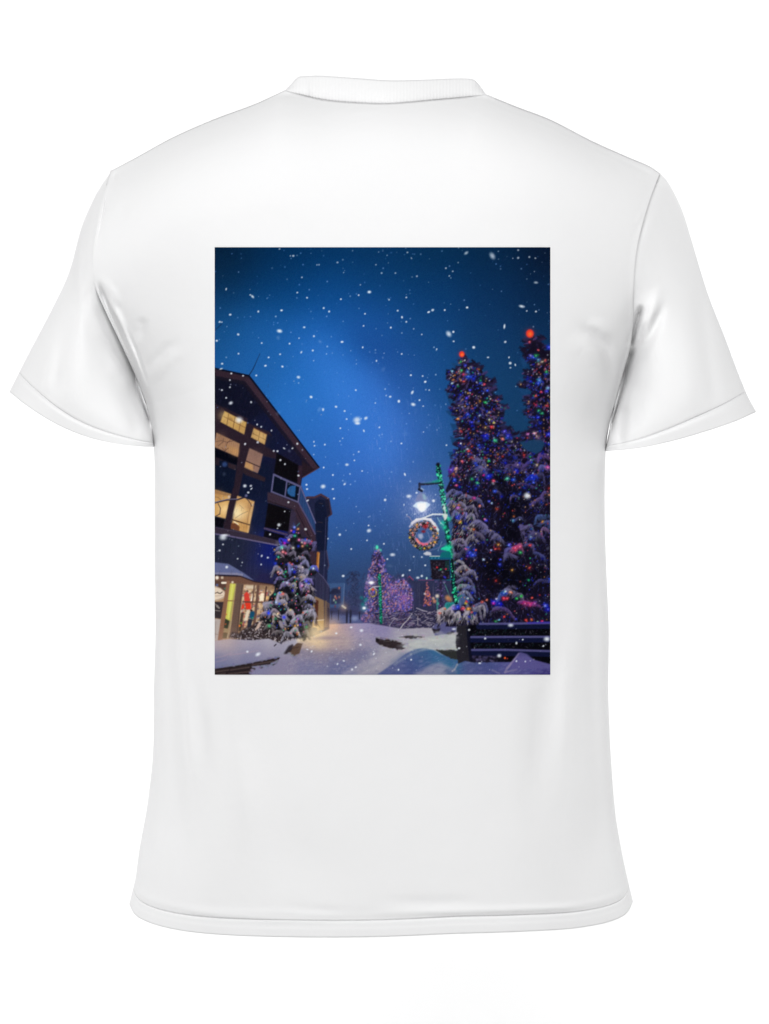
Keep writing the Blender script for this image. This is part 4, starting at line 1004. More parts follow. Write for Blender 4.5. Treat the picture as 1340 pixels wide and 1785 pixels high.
    for x, y, L, a in ((835, 650, 13, -1.2), (838, 654, 12, -.5), (846, 670, 18, -.25), (850, 684, 16, -.6), (856, 700, 16, -.5), (862, 712, 12, -.9), (866, 714, 20, -.25), (868, 752, 24, -.2), (874, 760, 16, -.4), (796, 712, 14, 3.3), (800, 748, 10, 2.6), (804, 758, 12, 2.8), (802, 776, 12, 3.3), (790, 652, 8, 3.9), (792, 680, 12, 2.9), (812, 634, 9, -.9),
                       (922, 672, 18, 3.3), (926, 652, 14, 3.2), (930, 696, 16, 3.35), (926, 690, 14, 3.0), (930, 718, 18, 3.2), (936, 738, 14, 3.3), (940, 752, 30, 3.0), (922, 598, 9, 2.8), (928, 594, 9, -.7), (936, 596, 9, -.5), (918, 612, 9, 3.5)):
        sprig(x, y, L, a, (30, 24, 46), R.choice([(38, 30, 60), (28, 22, 44), (70, 58, 110)]), 7)
        sprig(x - 2, y + 3, L * .7, a + .25, (22, 18, 34), (28, 22, 42), 5)
    # inner sprays
    for _ in range(900):
        x = R.uniform(780, 958); y = R.uniform(625, 830)
        if inside(t3, x, y) or inside(t4, x, y):
            if inside(gap, x, y):
                continue
            cx = 824 if x < 900 else 950
            a = math.atan2(.5, (x - cx) / 30.) + R.uniform(-.7, .7)
            sprig(x, y, R.uniform(4, 8), a, R.choice([(30, 24, 50), (44, 38, 72), (18, 14, 28)]), R.choice([(54, 46, 90), (70, 60, 112), (34, 28, 56), (16, 13, 26), (92, 74, 122), (40, 50, 120), (104, 84, 120), (12, 10, 20)]), 4)
    # lower half: streaky hanging twigs in the dark, then loads of snow
    for _ in range(1500):
        x = R.uniform(786, 958); y = R.uniform(780, 1088)
        if not inside(t3, x, y) or inside(gap, x, y):
            continue
        a = R.uniform(.7, 2.4); L = R.uniform(3, 11)
        dark = math.exp(-((x - 890) / 32.) ** 2 - ((y - 920) / 55.) ** 2) + math.exp(-((x - 880) / 60.) ** 2 - ((y - 1015) / 35.) ** 2)
        c = R.choice([(52, 50, 92), (72, 66, 112), (36, 38, 78), (14, 12, 24), (24, 24, 50), (90, 84, 122), (30, 40, 110)]) if R.random() > dark else R.choice([(10, 9, 18), (16, 15, 30), (30, 30, 52)])
        P.line([(x, y), (x + L * math.cos(a), y + L * math.sin(a))], R.uniform(.8, 2.2), c, .75, w2=.6)
    for x, y, s in ((893, 880, 26), (890, 930, 22), (880, 1000, 34), (900, 1020, 24), (860, 990, 22), (935, 1005, 20), (870, 840, 14)):
        P.glow(x, y, s, (9, 9, 18), .75)
    for _ in range(420):
        x = R.uniform(830, 958); y = R.uniform(830, 1080)
        a = R.uniform(.2, 2.9); L = R.uniform(3, 9)
        P.line([(x, y), (x + L * math.cos(a), y + L * math.sin(a))], .8, R.choice([(44, 46, 92), (66, 62, 104), (30, 44, 84), (36, 30, 56), (28, 40, 120), (84, 78, 112)]), .6, w2=.5)
    S1, S2, S3 = (78, 72, 112), (96, 92, 134), (118, 112, 138)
    pads = ((836, 806, 22, 14, .7, (84, 82, 118)), (838, 820, 20, 14, .5, (88, 86, 124)), (903, 816, 30, 16, .1, (82, 66, 112)), (888, 814, 18, 10, -.6, (80, 68, 112)), (925, 806, 34, 7, -.45, (82, 68, 128)), (948, 796, 24, 12, -.4, (100, 72, 130)), (950, 816, 24, 12, -.2, (90, 92, 160)),
            (940, 832, 26, 10, .5, (62, 60, 96)), (926, 833, 22, 9, -.2, (40, 60, 200)), (918, 846, 34, 4, .15, (72, 58, 104)), (948, 864, 24, 8, -.7, (86, 72, 124)), (936, 874, 26, 8, -.5, (90, 74, 122)), (895, 866, 16, 5, -.5, (92, 80, 116)), (868, 860, 18, 5, .8, (60, 56, 90)),
            (787, 859, 22, 8, -.3, (98, 100, 142)), (800, 862, 18, 7, .3, (88, 88, 140)), (818, 868, 34, 8, .2, (96, 96, 128)), (830, 872, 30, 8, .5, (84, 80, 112)), (789, 879, 18, 9, .2, (122, 118, 160)), (804, 880, 18, 8, .1, (134, 128, 160)), (796, 898, 17, 12, -.1, (108, 108, 162)), (808, 900, 12, 10, .4, (130, 122, 190)), (822, 902, 16, 12, .3, (110, 106, 126)), (822, 888, 26, 8, .4, (92, 86, 110)),
            (838, 916, 30, 14, .5, (98, 94, 128)), (852, 930, 26, 14, .7, (92, 90, 126)), (868, 938, 20, 12, .3, (98, 94, 128)), (834, 934, 26, 10, .4, (84, 78, 100)), (820, 940, 22, 10, -.2, (112, 106, 120)), (812, 922, 18, 9, -.5, (140, 136, 130)), (804, 946, 28, 9, .45, (112, 104, 130)), (795, 950, 16, 12, -.7, (108, 104, 136)), (795, 968, 14, 10, -.6, (94, 88, 112)), (812, 964, 26, 12, .1, (70, 68, 92)),
            (918, 928, 16, 20, -.8, (92, 84, 128)), (922, 920, 18, 10, .4, (94, 86, 126)), (936, 934, 26, 12, .3, (78, 72, 114)), (944, 902, 28, 10, -.5, (74, 96, 150)), (950, 914, 16, 14, .9, (70, 84, 136)), (905, 905, 20, 5, -.1, (70, 72, 112)), (950, 926, 18, 9, -.5, (108, 84, 124)), (890, 960, 22, 14, -.5, (96, 92, 150)), (902, 956, 18, 12, .3, (150, 82, 128)), (888, 970, 22, 10, -.3, (84, 80, 118)), (926, 956, 26, 9, .7, (80, 74, 116)), (940, 968, 24, 7, .6, (66, 70, 118)),
            (800, 982, 24, 7, .1, (158, 154, 160)), (806, 994, 34, 10, -.1, (160, 152, 158)), (794, 1002, 18, 9, -.3, (128, 130, 156)), (820, 1000, 26, 8, .3, (112, 108, 130)), (812, 1012, 30, 8, .2, (92, 90, 118)), (808, 1022, 22, 9, -.2, (146, 154, 166)), (820, 1027, 22, 8, .5, (106, 114, 170)), (810, 1036, 28, 8, .2, (118, 122, 142)),
            (886, 1028, 26, 10, -.5, (80, 76, 104)), (892, 1034, 36, 12, .35, (104, 100, 128)), (874, 1040, 22, 10, -.5, (70, 92, 160)), (905, 1040, 22, 8, .5, (96, 88, 118)), (944, 1014, 30, 6, -.25, (62, 60, 104)), (922, 1052, 40, 7, .15, (110, 66, 122)), (868, 1062, 24, 9, -.3, (92, 86, 118)), (880, 1066, 40, 8, .4, (80, 62, 108)), (838, 1056, 26, 10, .3, (86, 86, 118)),
            (806, 1050, 22, 18, .1, (100, 110, 152)), (784, 1056, 22, 10, -.5, (40, 120, 120)))
    for x, y, w, h, t, c in pads:
        lit = min(1.14 if x < 850 else 1.02, 150. / max(c)) if max(c) < 150 else .92   # the lamp lights this flank
        snowpad(x, y, w, h, t, (c[0] * lit, c[1] * lit, min(255, c[2] * lit * 1.03)))
    # frosted tips lit by the lamp, left flank
    for _ in range(190):
        x = R.uniform(784, 826); y = R.uniform(862, 952)
        a = R.uniform(1.3, 2.2); L = R.uniform(4, 9)
        if inside(t3, x, y):
            P.line([(x, y), (x - 2 + L * math.cos(a), y + L * math.sin(a))], R.uniform(.8, 1.7), R.choice([(150, 146, 140), (172, 166, 156), (110, 106, 112), (60, 58, 62), (36, 34, 42)]), .7, w2=.5)
    # heavy snow on the boughs by the gate post
    for x, y, w, h, t, c in ((776, 1066, 26, 14, -.1, (176, 168, 174)), (770, 1074, 14, 14, -.5, (178, 166, 172)), (798, 1058, 30, 14, 0, (160, 156, 176)), (786, 1072, 24, 16, .1, (160, 152, 164)), (796, 1076, 14, 16, .2, (176, 170, 178)), (814, 1074, 14, 18, .2, (158, 152, 166)), (824, 1076, 14, 14, .5, (128, 122, 140)), (838, 1062, 20, 10, .6, (140, 136, 152)), (832, 1068, 20, 8, .5, (110, 106, 124))):
        snowpad(x, y, w, h, t, c)
    for k in range(46):
        x = R.uniform(766, 834); y = R.uniform(1068, 1084); L = R.uniform(6, 12)
        P.line([(x, y), (x + R.uniform(-2, 2), y + L)], R.uniform(1, 2.4), R.choice([(190, 182, 186), (150, 144, 156), (60, 56, 66), (36, 34, 42), (120, 114, 128)]), .8, w2=.7)
    P.poly([(790, 1060), (798, 1046), (806, 1036), (816, 1040), (820, 1050), (808, 1054)], (70, 96, 140), .8, 1.4); P.line([(794, 1054), (800, 1042), (804, 1038)], 3, (30, 120, 110), .8); P.line([(776, 1062), (788, 1052), (796, 1050)], 4, (30, 130, 125), .8)

    for _ in range(560):
        x = R.uniform(786, 958); y = R.uniform(700, 1084)
        if not inside(t3, x, y) or inside(gap, x, y):
            continue
        dark = math.exp(-((x - 890) / 30.) ** 2 - ((y - 925) / 50.) ** 2)
        if R.random() < dark:
            continue
        a = R.uniform(-.3, 3.4); L = R.uniform(2, 6)
        P.line([(x, y), (x + L * math.cos(a), y + L * math.sin(a) * .7)], R.uniform(.8, 2.0), R.choice([(96, 92, 140), (76, 80, 150), (120, 112, 150), (60, 70, 170), (110, 90, 140), (50, 60, 120), (126, 118, 150)]), R.uniform(.25, .6), w2=.5, soft=1.2)
    # coloured bulbs, thousands of them
    def bulbs(n, x0, y0, x1, y1, r0, r1, keep):
        k = 0
        for _ in range(n * 6):
            if k >= n:
                break
            x = R.uniform(x0, x1); y = R.uniform(y0, y1)
            if not (inside(t3, x, y) or inside(t4, x, y)) or inside(gap, x, y) or R.random() > keep(x, y):
                continue
            k += 1
            zone = math.sin(x * .13 + 1.3 * math.sin(y * .07)) + math.sin(y * .11 + x * .05)
            c = R.choice(LIGHTS[:3] * 3 + LIGHTS[9:12]) if zone > .0 else R.choice(LIGHTS[3:9] + LIGHTS[11:] + LIGHTS[:2])
            dim = R.uniform(.62, 1.0); c = tuple(v * dim for v in c)
            r = R.uniform(r0, r1)
            P.glow(x, y, r * 1.7, [v * .7 for v in c], .35)
            if r > 1.7:
                for _ in range(6):                           # light caught in the needles round a bulb
                    a = R.uniform(-.6, 3.7); q = R.uniform(.4, 1.5) * r
                    P.line([(x + R.uniform(-1, 1) * r * .6, y + R.uniform(-.6, .6) * r), (x + q * math.cos(a), y + q * math.sin(a))], R.uniform(.7, 1.5), [v * R.uniform(.5, 1) for v in c], .8, w2=.5)
                r = 1.2
            P.dot(x, y, r * R.uniform(.6, .9), c, R.uniform(.6, 1), ry=r * R.uniform(.6, 1.2), ang=R.uniform(0, 3))
    bulbs(620, 780, 622, 959, 800, .7, 1.3, lambda x, y: 1)
    bulbs(70, 784, 630, 959, 800, 1.8, 3.0, lambda x, y: 1)
    lowk = lambda x, y: .18 + .82 * math.exp(-((y - 800) / 70.) ** 2) + (.25 if x < 830 or x > 915 else 0)
    bulbs(560, 782, 800, 959, 1085, .6, 1.2, lowk)
    bulbs(64, 782, 790, 959, 1075, 1.8, 3.2, lowk)
    for x, y, r, c in ((786, 819, 6, (110, 70, 200)), (792, 836, 4.4, (40, 70, 230)), (795, 816, 2, (255, 190, 170)), (795, 846, 2.6, (230, 90, 140)), (805, 804, 2.8, (240, 100, 130)), (817, 786, 2.8, (240, 60, 60)), (851, 830, 6, (30, 50, 230)), (843, 828, 2, (220, 30, 130)), (860, 838, 2.8, (240, 80, 120)), (852, 803, 2.4, (60, 220, 120)), (832, 842, 3, (60, 190, 140)), (884, 834, 4, (80, 200, 170)), (899, 820, 5, (30, 40, 190)), (897, 823, 2, (220, 110, 90)), (895, 836, 4, (30, 70, 220)),
                       (927, 832, 6, (30, 60, 220)), (930, 841, 2.6, (80, 120, 255)), (955, 815, 4, (230, 90, 180)), (862, 856, 3.6, (40, 70, 230)), (852, 874, 2.4, (70, 90, 250)), (857, 877, 2, (170, 210, 255)), (836, 882, 2.4, (240, 140, 120)), (826, 868, 3, (200, 50, 140)), (847, 907, 3.2, (60, 60, 240)), (845, 905, 1.8, (235, 140, 190)), (802, 910, 2.8, (240, 170, 60)), (797, 901, 4, (40, 60, 220)), (798, 885, 3.4, (190, 100, 220)), (894, 907, 3.4, (70, 130, 190)), (922, 864, 1.5, (235, 225, 225)),
                       (898, 955, 6, (225, 80, 130)), (906, 953, 4, (220, 90, 130)), (887, 950, 4, (90, 100, 240)), (924, 950.5, 2.6, (250, 60, 80)), (907, 963, 3.4, (40, 180, 90)), (925, 936, 3.2, (110, 150, 190)), (863, 957, 2, (240, 70, 80)), (856, 959, 1.8, (170, 205, 250)), (872, 975, 2.2, (60, 70, 255)), (871, 984, 4, (30, 40, 200)), (843, 975, 2.4, (200, 225, 255)), (819, 964, 5, (40, 60, 220)), (824, 967, 5, (50, 80, 235)), (812, 957, 2, (240, 100, 180)), (815, 969, 3, (60, 30, 180)), (829, 958.5, 1.8, (240, 90, 90)),
                       (878, 1034, 5, (40, 90, 220)), (881, 1031, 2.4, (220, 235, 255)), (890, 1032.5, 3, (250, 170, 130)), (878, 1043, 4, (235, 50, 90)), (884, 1043, 3, (240, 60, 80)), (861, 1049, 4.6, (40, 50, 240)), (860, 1051.5, 2.8, (230, 40, 200)), (870, 1052, 6, (30, 40, 210)), (908, 1039, 2.6, (50, 230, 90)), (901, 1043, 2.6, (40, 190, 90)), (923, 1053, 5, (230, 60, 160)), (915, 1052, 6, (190, 60, 140)), (932, 1052, 5, (170, 70, 150)), (927, 1042, 2, (250, 80, 90)), (951, 1055, 5, (40, 60, 230)), (950, 1056, 2, (150, 180, 255)), (955, 1062, 6, (30, 40, 190)),
                       (841, 1049, 2.6, (235, 80, 70)), (848, 1046, 2.6, (225, 110, 90)), (797, 1058, 5, (50, 70, 240)), (790, 1060, 4, (130, 110, 230)), (807, 1060.5, 3.4, (235, 60, 80)), (816, 1061, 3.2, (245, 180, 60)), (812, 1051.5, 2.4, (240, 180, 50)), (813, 1048, 2, (215, 60, 60)), (815, 1043, 2, (210, 220, 255)), (775, 1061, 2, (250, 150, 120)), (766, 1069, 2.4, (240, 120, 120)), (822, 1067, 2, (225, 90, 90)), (917, 1081, 2.8, (245, 60, 50)), (926, 1080, 2.4, (240, 100, 60)), (870, 1080, 2, (120, 200, 240)), (879, 1075, 2, (235, 60, 60)), (899, 1079, 1.8, (60, 60, 220)), (945, 1083, 2.4, (220, 40, 100)), (937, 1084, 1.6, (170, 240, 190)), (864, 1083, 3, (30, 120, 70)),
                       (849, 681, 2.6, (40, 80, 255)), (819, 680, 2.6, (60, 60, 240)), (816, 656, 4.4, (30, 80, 220)), (815, 648, 3.6, (60, 120, 210)), (804, 646, 2.6, (40, 180, 110)), (788, 647, 2, (150, 210, 230)), (788, 668, 2.2, (190, 225, 255)), (803, 630, 2, (50, 190, 90)), (810, 628, 1.4, (220, 230, 255)), (811, 637, 2, (60, 80, 240)), (846, 701, 3, (40, 190, 100)), (813, 694, 3.2, (60, 60, 240)), (844, 670, 2.4, (240, 70, 90)), (857, 744, 3, (250, 60, 80)), (861, 737, 2, (250, 190, 110)), (846, 760, 6, (30, 40, 220)), (864, 768, 3.4, (60, 200, 150)), (815, 722, 4, (40, 60, 220)), (822, 736, 2.6, (50, 60, 255)), (798, 730, 2.6, (250, 180, 80)), (879, 752, 4, (80, 80, 230)), (885, 760, 5, (50, 60, 220)), (876, 765, 3, (240, 140, 110)), (862, 767, 2.4, (70, 210, 150)),
                       (931, 755, 3.4, (240, 190, 210)), (920, 757, 3, (190, 110, 210)), (956, 757, 4.5, (50, 60, 240)), (934, 690, 2.4, (240, 80, 80)), (943, 683, 2.4, (250, 70, 110)), (940, 663, 5, (70, 130, 220)), (938, 668, 4, (40, 70, 220)), (930, 623, 5, (40, 60, 240)), (925, 620, 3, (120, 110, 240)), (934, 620, 4, (30, 140, 90)), (938, 627, 3, (80, 130, 200)), (952, 648, 3, (30, 170, 80)), (957, 605, 5, (50, 70, 255)), (923, 596, 2.4, (230, 90, 120)), (938, 610, 2, (235, 80, 90)), (950, 628, 2.4, (220, 80, 60)), (955, 676, 3.6, (120, 170, 240)), (953, 682, 3, (40, 50, 230)), (945, 720, 2.6, (40, 180, 120)), (938, 727, 3, (40, 60, 230)), (953, 707, 2.4, (240, 60, 80))):
        P.glow(x, y, r * 1.05, c, .38)
        for _ in range(int(4 + r * 4)):
            a = R.uniform(-.4, 3.5); q = R.uniform(.5, 1.35) * r
            sx_, sy_ = x + R.uniform(-.7, .7) * r, y + R.uniform(-.6, .5) * r
            P.line([(sx_, sy_), (sx_ + q * math.cos(a) * .8, sy_ + q * math.sin(a) * .8)], R.uniform(.8, 1.9), [min(255, v * R.uniform(.45, 1.05)) for v in c], .75, w2=.6)
        P.dot(x, y, max(.7, min(1.5, r * .36)), [min(255, v * .7 + 75) for v in c], .85)
    for x, y, r in ((804.8, 617.5, 4.6), (923.5, 581.5, 6.6)):
        P.glow(x, y, r * 1.3, (190, 50, 60), .45); P.dot(x, y, r, (240, 62, 48), ry=r * 1.1, soft=.25); P.dot(x + .4, y + .8, r * .5, (255, 120, 50), .9, soft=.8)

    # ---- lamp post, lantern, wreath, hanging sign ----
    pole = [(763.5, 811), (766, 830), (769, 846), (772, 868), (776, 895), (779, 925), (783, 955), (786, 985), (791, 1025), (795, 1050)]
    P.line(pole, 7, (12, 26, 38)); 
    for k in range(330):
        q = R.random() * (len(pole) - 1); i = int(q); f = q - i
        x = pole[i][0] + (pole[i + 1][0] - pole[i][0]) * f + R.uniform(-4.2, 4.2); y = pole[i][1] + (pole[i + 1][1] - pole[i][1]) * f
        P.dot(x, y, R.uniform(.8, 1.7), R.choice([(30, 190, 130), (50, 225, 160), (20, 130, 100), (110, 245, 195), (16, 90, 80), (12, 40, 46)]), .9)
    for x, y, r in ((771, 912, 5), (775, 920, 4), (782, 905, 4), (781, 936, 4), (784, 954, 5), (778, 955, 5), (786, 966, 4)):
        P.glow(x, y, r, (30, 215, 155), .8)
    P.dot(763.5, 810, 3.4, (18, 18, 32))
    for x0, y0, x1, y1 in ((786, 960, 794, 1000), (776, 1020, 788, 1050), (773, 1014, 781, 1032)):
        P.line([(x0, y0), (x1, y1)], 1, (90, 180, 150), .5)
    P.line([(731, 844.5), (745, 843.8), (768, 841.5)], 4, (22, 24, 40)); P.poly([(756, 838), (766, 834), (766, 841), (745, 842), (735, 843)], (24, 150, 125), .85, 1); P.line([(733, 841.5), (752, 840)], 1.2, (90, 110, 160), .8)
    P.line([(731, 843), (731, 850)], 4, (24, 26, 42)); P.line([(765, 846), (770, 852)], 2.4, (20, 30, 44))
    P.glow(734, 882, 40, (120, 138, 200), .42); P.glow(735, 880, 16, (175, 185, 230), .5)
    for _ in range(900):                                     # snow swirling in the lamp light
        a = R.uniform(0, 6.283); d = abs(R.gauss(0, 30))
        x = 736 + d * math.cos(a); y = 888 + d * math.sin(a) * 1.0
        P.line([(x, y), (x + R.uniform(-.8, .8), y + R.uniform(.8, 2.6))], R.uniform(.5, 1.1), (205, 210, 240), .5 * math.exp(-d / 40))
    P.line([(730, 853), (735, 856)], 4, (30, 34, 50)); P.line([(734, 851), (738, 854)], 2, (170, 190, 215), .8)
    P.poly([(724, 874), (727, 864), (732, 858), (739, 860), (744, 868), (743, 875)], (128, 136, 178), .85, 1); P.poly([(736, 860), (741, 863), (743.5, 869), (740, 872), (737, 868)], (150, 190, 205), .8, 1)
    P.poly([(719, 882.5), (725, 876), (733, 874), (743, 875), (750.5, 879.5), (745, 885), (741, 890), (736, 893), (731, 891), (727, 886)], (214, 232, 250), 1, .9)
    P.poly([(727, 877), (742, 876), (743, 884), (739, 890.5), (734, 892), (730, 889), (727, 883)], (255, 255, 255), 1, 1.2)
    # wreath
    cx, cy = 738.6, 933.5
    P.line([(708.5, 899), (713, 901), (718, 909)], 1.8, (150, 140, 170), .7)
    for k in range(900):
        a = R.uniform(0, 6.283); d = R.uniform(15.5, 26)
        x = cx + d * math.cos(a); y = cy + d * math.sin(a) * .98
        cols = [(24, 22, 26), (38, 34, 36), (16, 15, 18), (60, 52, 56), (96, 88, 98), (134, 124, 138), (150, 140, 154)]
        if x < 726 and y < 940 or d < 18:
            cols += [(150, 140, 158), (128, 116, 140)]
        if y < 918:
            cols += [(190, 180, 196), (150, 140, 160), (110, 100, 112)]
        P.line([(x, y), (x + R.uniform(-2.4, 2.4), y + R.uniform(-2.4, 2.4))], R.uniform(.9, 1.8), R.choice(cols), .9)
    P.line([(cx + 14.5 * math.cos(a) - .5, cy + 14.5 * math.sin(a)) for a in [k * .25 + .25 for k in range(11)]], 4, (150, 128, 172), .8, soft=1.4)
    P.line([(718, 912), (726, 906), (738, 904), (750, 906), (757, 914), (763, 924)], 4.4, (236, 232, 236), .95, soft=1.6)
    P.line([(714, 918), (720, 911), (730, 907)], 3, (214, 208, 222), .8, soft=2); P.line([(757, 914), (763, 922), (764, 932)], 2, (180, 215, 215), .8)
    for dx, dy, r in ((-12, 7, 2), (-10, 10, 2.2), (-7.6, 12.6, 2), (-4.4, 14, 1.8), (-1, 15.6, 2.4), (3.4, 15, 1.7), (6, 15, 1.6)):
        P.dot(cx + dx, cy + dy, r, R.choice([(245, 120, 120), (250, 150, 120), (235, 100, 130)]), .95)
    for dx, dy, c in ((-24.6, 3.6, (215, 185, 50)), (-23.5, -9.6, (220, 150, 90)), (-19.6, -4.6, (240, 150, 110)), (-19, -1, (225, 110, 130)), (-12, -19, (235, 170, 70)), (-12, -15, (220, 120, 80)), (-15.6, -10.4, (205, 130, 100)), (12.4, -12, (220, 180, 60)), (23.8, -4, (215, 140, 60)), (22, 4, (240, 140, 110)), (18.5, 11, (225, 160, 60)), (19.6, 12, (235, 175, 80)), (17, 16, (235, 190, 190)), (12, 13, (240, 180, 120)), (-14.6, 18.4, (220, 170, 60)), (1, 22.4, (230, 180, 50)), (-6, 22.4, (40, 150, 90)), (17, -16, (225, 150, 140)), (20, -14, (200, 60, 70)), (17, 1, (220, 160, 80)), (9, 21, (190, 140, 70)), (6.5, -22, (235, 90, 90)), (-5, -19, (230, 140, 160))):
        P.glow(cx + dx, cy + dy, 2, c, .4); P.dot(cx + dx, cy + dy, 1.35, c)
    P.dot(741, 918, 4.6, (160, 34, 42), .85, ry=3.4, soft=.7); P.dot(744, 916, 2, (196, 70, 78), .8); P.dot(738, 926.5, 3.4, (136, 26, 34), .85, ry=2.4, soft=.7); P.line([(741, 914), (742, 923)], 1.4, (120, 14, 22), .7)
    P.poly([(728, 931), (736, 930), (738, 936), (734, 941), (729, 937)], (182, 188, 214), .8, 1.2); P.line([(727, 926), (724, 934)], 1, (150, 150, 190), .6); P.line([(746, 928), (749, 938)], 1, (150, 150, 190), .6)
    # bracket with snow
    P.line([(737, 904), (745, 900), (754, 896.5), (766, 896.5), (776, 897)], 2.6, (226, 230, 234), .95, soft=1); P.line([(744, 902), (770, 900)], 1, (40, 50, 80), .7); P.poly([(772, 896), (780, 896), (779, 903), (775, 908), (773, 902)], (214, 220, 216), 1, .7)
    P.line([(762, 902), (766, 909), (772, 915)], 1.4, (150, 190, 205), .8); P.line([(774, 880), (776, 896)], 3, (190, 214, 210), .8); P.dot(774, 886, 2.6, (200, 230, 220), .9)
    P.line([(770, 944), (767, 952), (763, 960)], 1.3, (110, 150, 175), .8); P.line([(748, 960), (764, 955), (775, 948)], 2.4, (88, 100, 144), .7)
    P.poly([(737, 965), (744, 961), (751, 963), (752, 968), (742, 968)], (206, 206, 216), .95, .8)
    P.poly([(766, 970), (770, 962), (784, 961), (787, 975), (749, 975), (749, 970)], (18, 104, 112)); P.line([(749, 969.5), (766, 969.5)], 1.4, (196, 206, 210)); P.poly([(769, 955), (780, 952), (785, 957), (782, 960), (768, 958)], (40, 210, 165), 1, .9)
    P.line([(750, 973), (784, 974)], 3.4, (20, 84, 120), .9)
    for k in range(3):
        P.dot(752.6 + k * 6, 972.6, 1.1, (90, 150, 190), .9)
    P.poly([(749.5, 976), (785, 976), (784, 1010), (753, 1010)], (26, 22, 32))
    for _ in range(120):
        x = R.uniform(751, 784); y = R.uniform(978, 1008); P.dot(x, y, R.uniform(.7, 1.8), R.choice([(52, 46, 60), (18, 14, 22), (66, 58, 72), (40, 36, 52)]), .7)
    for k in range(7):
        P.line([(776, 979 + k * 2.6), (783, 978.6 + k * 2.6)], 1, (20, 110, 100), .7)
    for x, y, c in ((761.5, 989, (220, 50, 60)), (768, 992.5, (60, 190, 110)), (777, 992, (210, 50, 80)), (774, 1005.5, (60, 50, 200)), (776, 1007, (40, 50, 190)), (765, 994, (70, 90, 120)), (771, 997, (110, 110, 120))):
        P.dot(x, y, 1.6, c, .95)
    P.line([(784, 977), (785, 1010)], 2, (20, 60, 110), .9); P.line([(780, 1011), (790, 1010)], 2, (16, 96, 104), .9)
    P.line([(788, 976), (790, 992)], 3.6, (10, 22, 26), .9)

    # ---- fence ----
    P.poly([(815, 1090), (959, 1086), (959, 1158), (930, 1150), (907, 1138), (890, 1154), (820, 1154)], (9, 9, 15), 1, .8)
    for _ in range(190):
        x = R.uniform(824, 956); y = R.choice([R.uniform(1097, 1107), R.uniform(1119, 1130)])
        if x > 875 and R.random() < .5:
            continue
        P.line([(x, y), (x + R.uniform(-3, 3), y + R.uniform(-3, 3))], .8, R.choice([(92, 94, 100), (50, 60, 70), (34, 70, 72), (64, 48, 78)]), .75)
    P.poly([(820, 1139), (880, 1139), (884, 1152), (822, 1154)], (20, 18, 32), .9, 1)
    for _ in range(46):
        x = R.uniform(824, 866); y = R.uniform(1142, 1154)
        P.dot(x, y, R.uniform(1.5, 4), R.choice([(100, 92, 134), (74, 68, 108), (34, 30, 48), (24, 22, 36)]), .55, ry=R.uniform(1, 2.4), ang=R.uniform(0, 3), soft=.9)
    P.dot(880, 1147, 1.8, (240, 90, 40)); P.dot(884, 1148, 1.4, (140, 40, 40))
    for y0, y1 in ((1087, 1086), (1110, 1110), (1132.5, 1135)):
        P.line([(834 if y0 < 1100 else 821, y0 + 5.5), (959, y1 + 5.5)], 9, (17, 22, 52))
        P.line([(836 if y0 < 1100 else 821, y0 + .5), (880, y0 + .2), (959, y1)], 3.8, (84, 82, 134), .95, soft=1.4)
    P.line([(920, 1086), (959, 1085)], 3, (62, 52, 170), .8, soft=1.6)
    P.poly([(796, 1092), (815, 1089), (818, 1120), (821, 1154), (811, 1152), (798, 1157), (794, 1120)], (38, 36, 44), 1, .6); P.poly([(812, 1092), (817, 1092), (823, 1153), (818, 1153)], (16, 17, 34), .9, .8)
    for k in range(16):
        x = R.uniform(798, 815); y = R.uniform(1095, 1140); P.line([(x, y), (x + .6, y + R.uniform(4, 12))], .7, R.choice([(52, 50, 58), (26, 26, 34)]), .6)
    P.poly([(892, 1154), (900, 1142), (907, 1136.5), (918, 1140), (932, 1151), (959, 1158), (959, 1166), (890, 1166)], (92, 86, 144), .9, 1.2); P.line([(904, 1139), (896, 1150), (886, 1163)], 2.4, (146, 132, 166), .6, soft=2)

    # ragged snow over the hard edges of logs, ledges and walls
    for pts, n_, c_ in (([(655, 1111), (690, 1116), (716, 1126)], 26, (150, 144, 164)), ([(664, 1127), (684, 1132), (700, 1135), (715, 1128)], 34, (172, 166, 176)), ([(694, 1113), (715, 1115), (741, 1112)], 26, (176, 172, 180)), ([(697, 1108), (720, 1105), (741, 1108)], 20, (160, 156, 172)),
                        ([(757, 1131), (797, 1132)], 24, (176, 180, 182)), ([(436, 1176), (440, 1164), (470, 1160), (486, 1150)], 40, (128, 126, 156)), ([(373, 1163), (430, 1156), (486, 1145)], 40, (116, 116, 146)), ([(503, 1138), (512, 1146), (522, 1140)], 20, (132, 126, 150)), ([(772, 1142), (788, 1151), (798, 1154)], 16, (64, 96, 138)), ([(700, 1128), (756, 1112), (797, 1104)], 30, (176, 176, 182))):
        for _ in range(n_):
            q = R.random() * (len(pts) - 1); i = int(q); f = q - i
            P.dot(pts[i][0] + (pts[i + 1][0] - pts[i][0]) * f + R.uniform(-2, 2), pts[i][1] + (pts[i + 1][1] - pts[i][1]) * f + R.uniform(-1.6, 1.6), R.uniform(1.2, 3), [v * R.uniform(.92, 1.08) for v in c_], .75, ry=R.uniform(.8, 1.8), soft=.8)
    for _ in range(260):                                     # lumps in the drifts on the right
        x = R.uniform(690, 797); y = R.uniform(1100, 1134)
        P.dot(x, y, R.uniform(2, 6), R.choice([(206, 208, 204), (150, 148, 166), (190, 194, 194)]), .14, ry=R.uniform(1, 2.4), soft=.9)
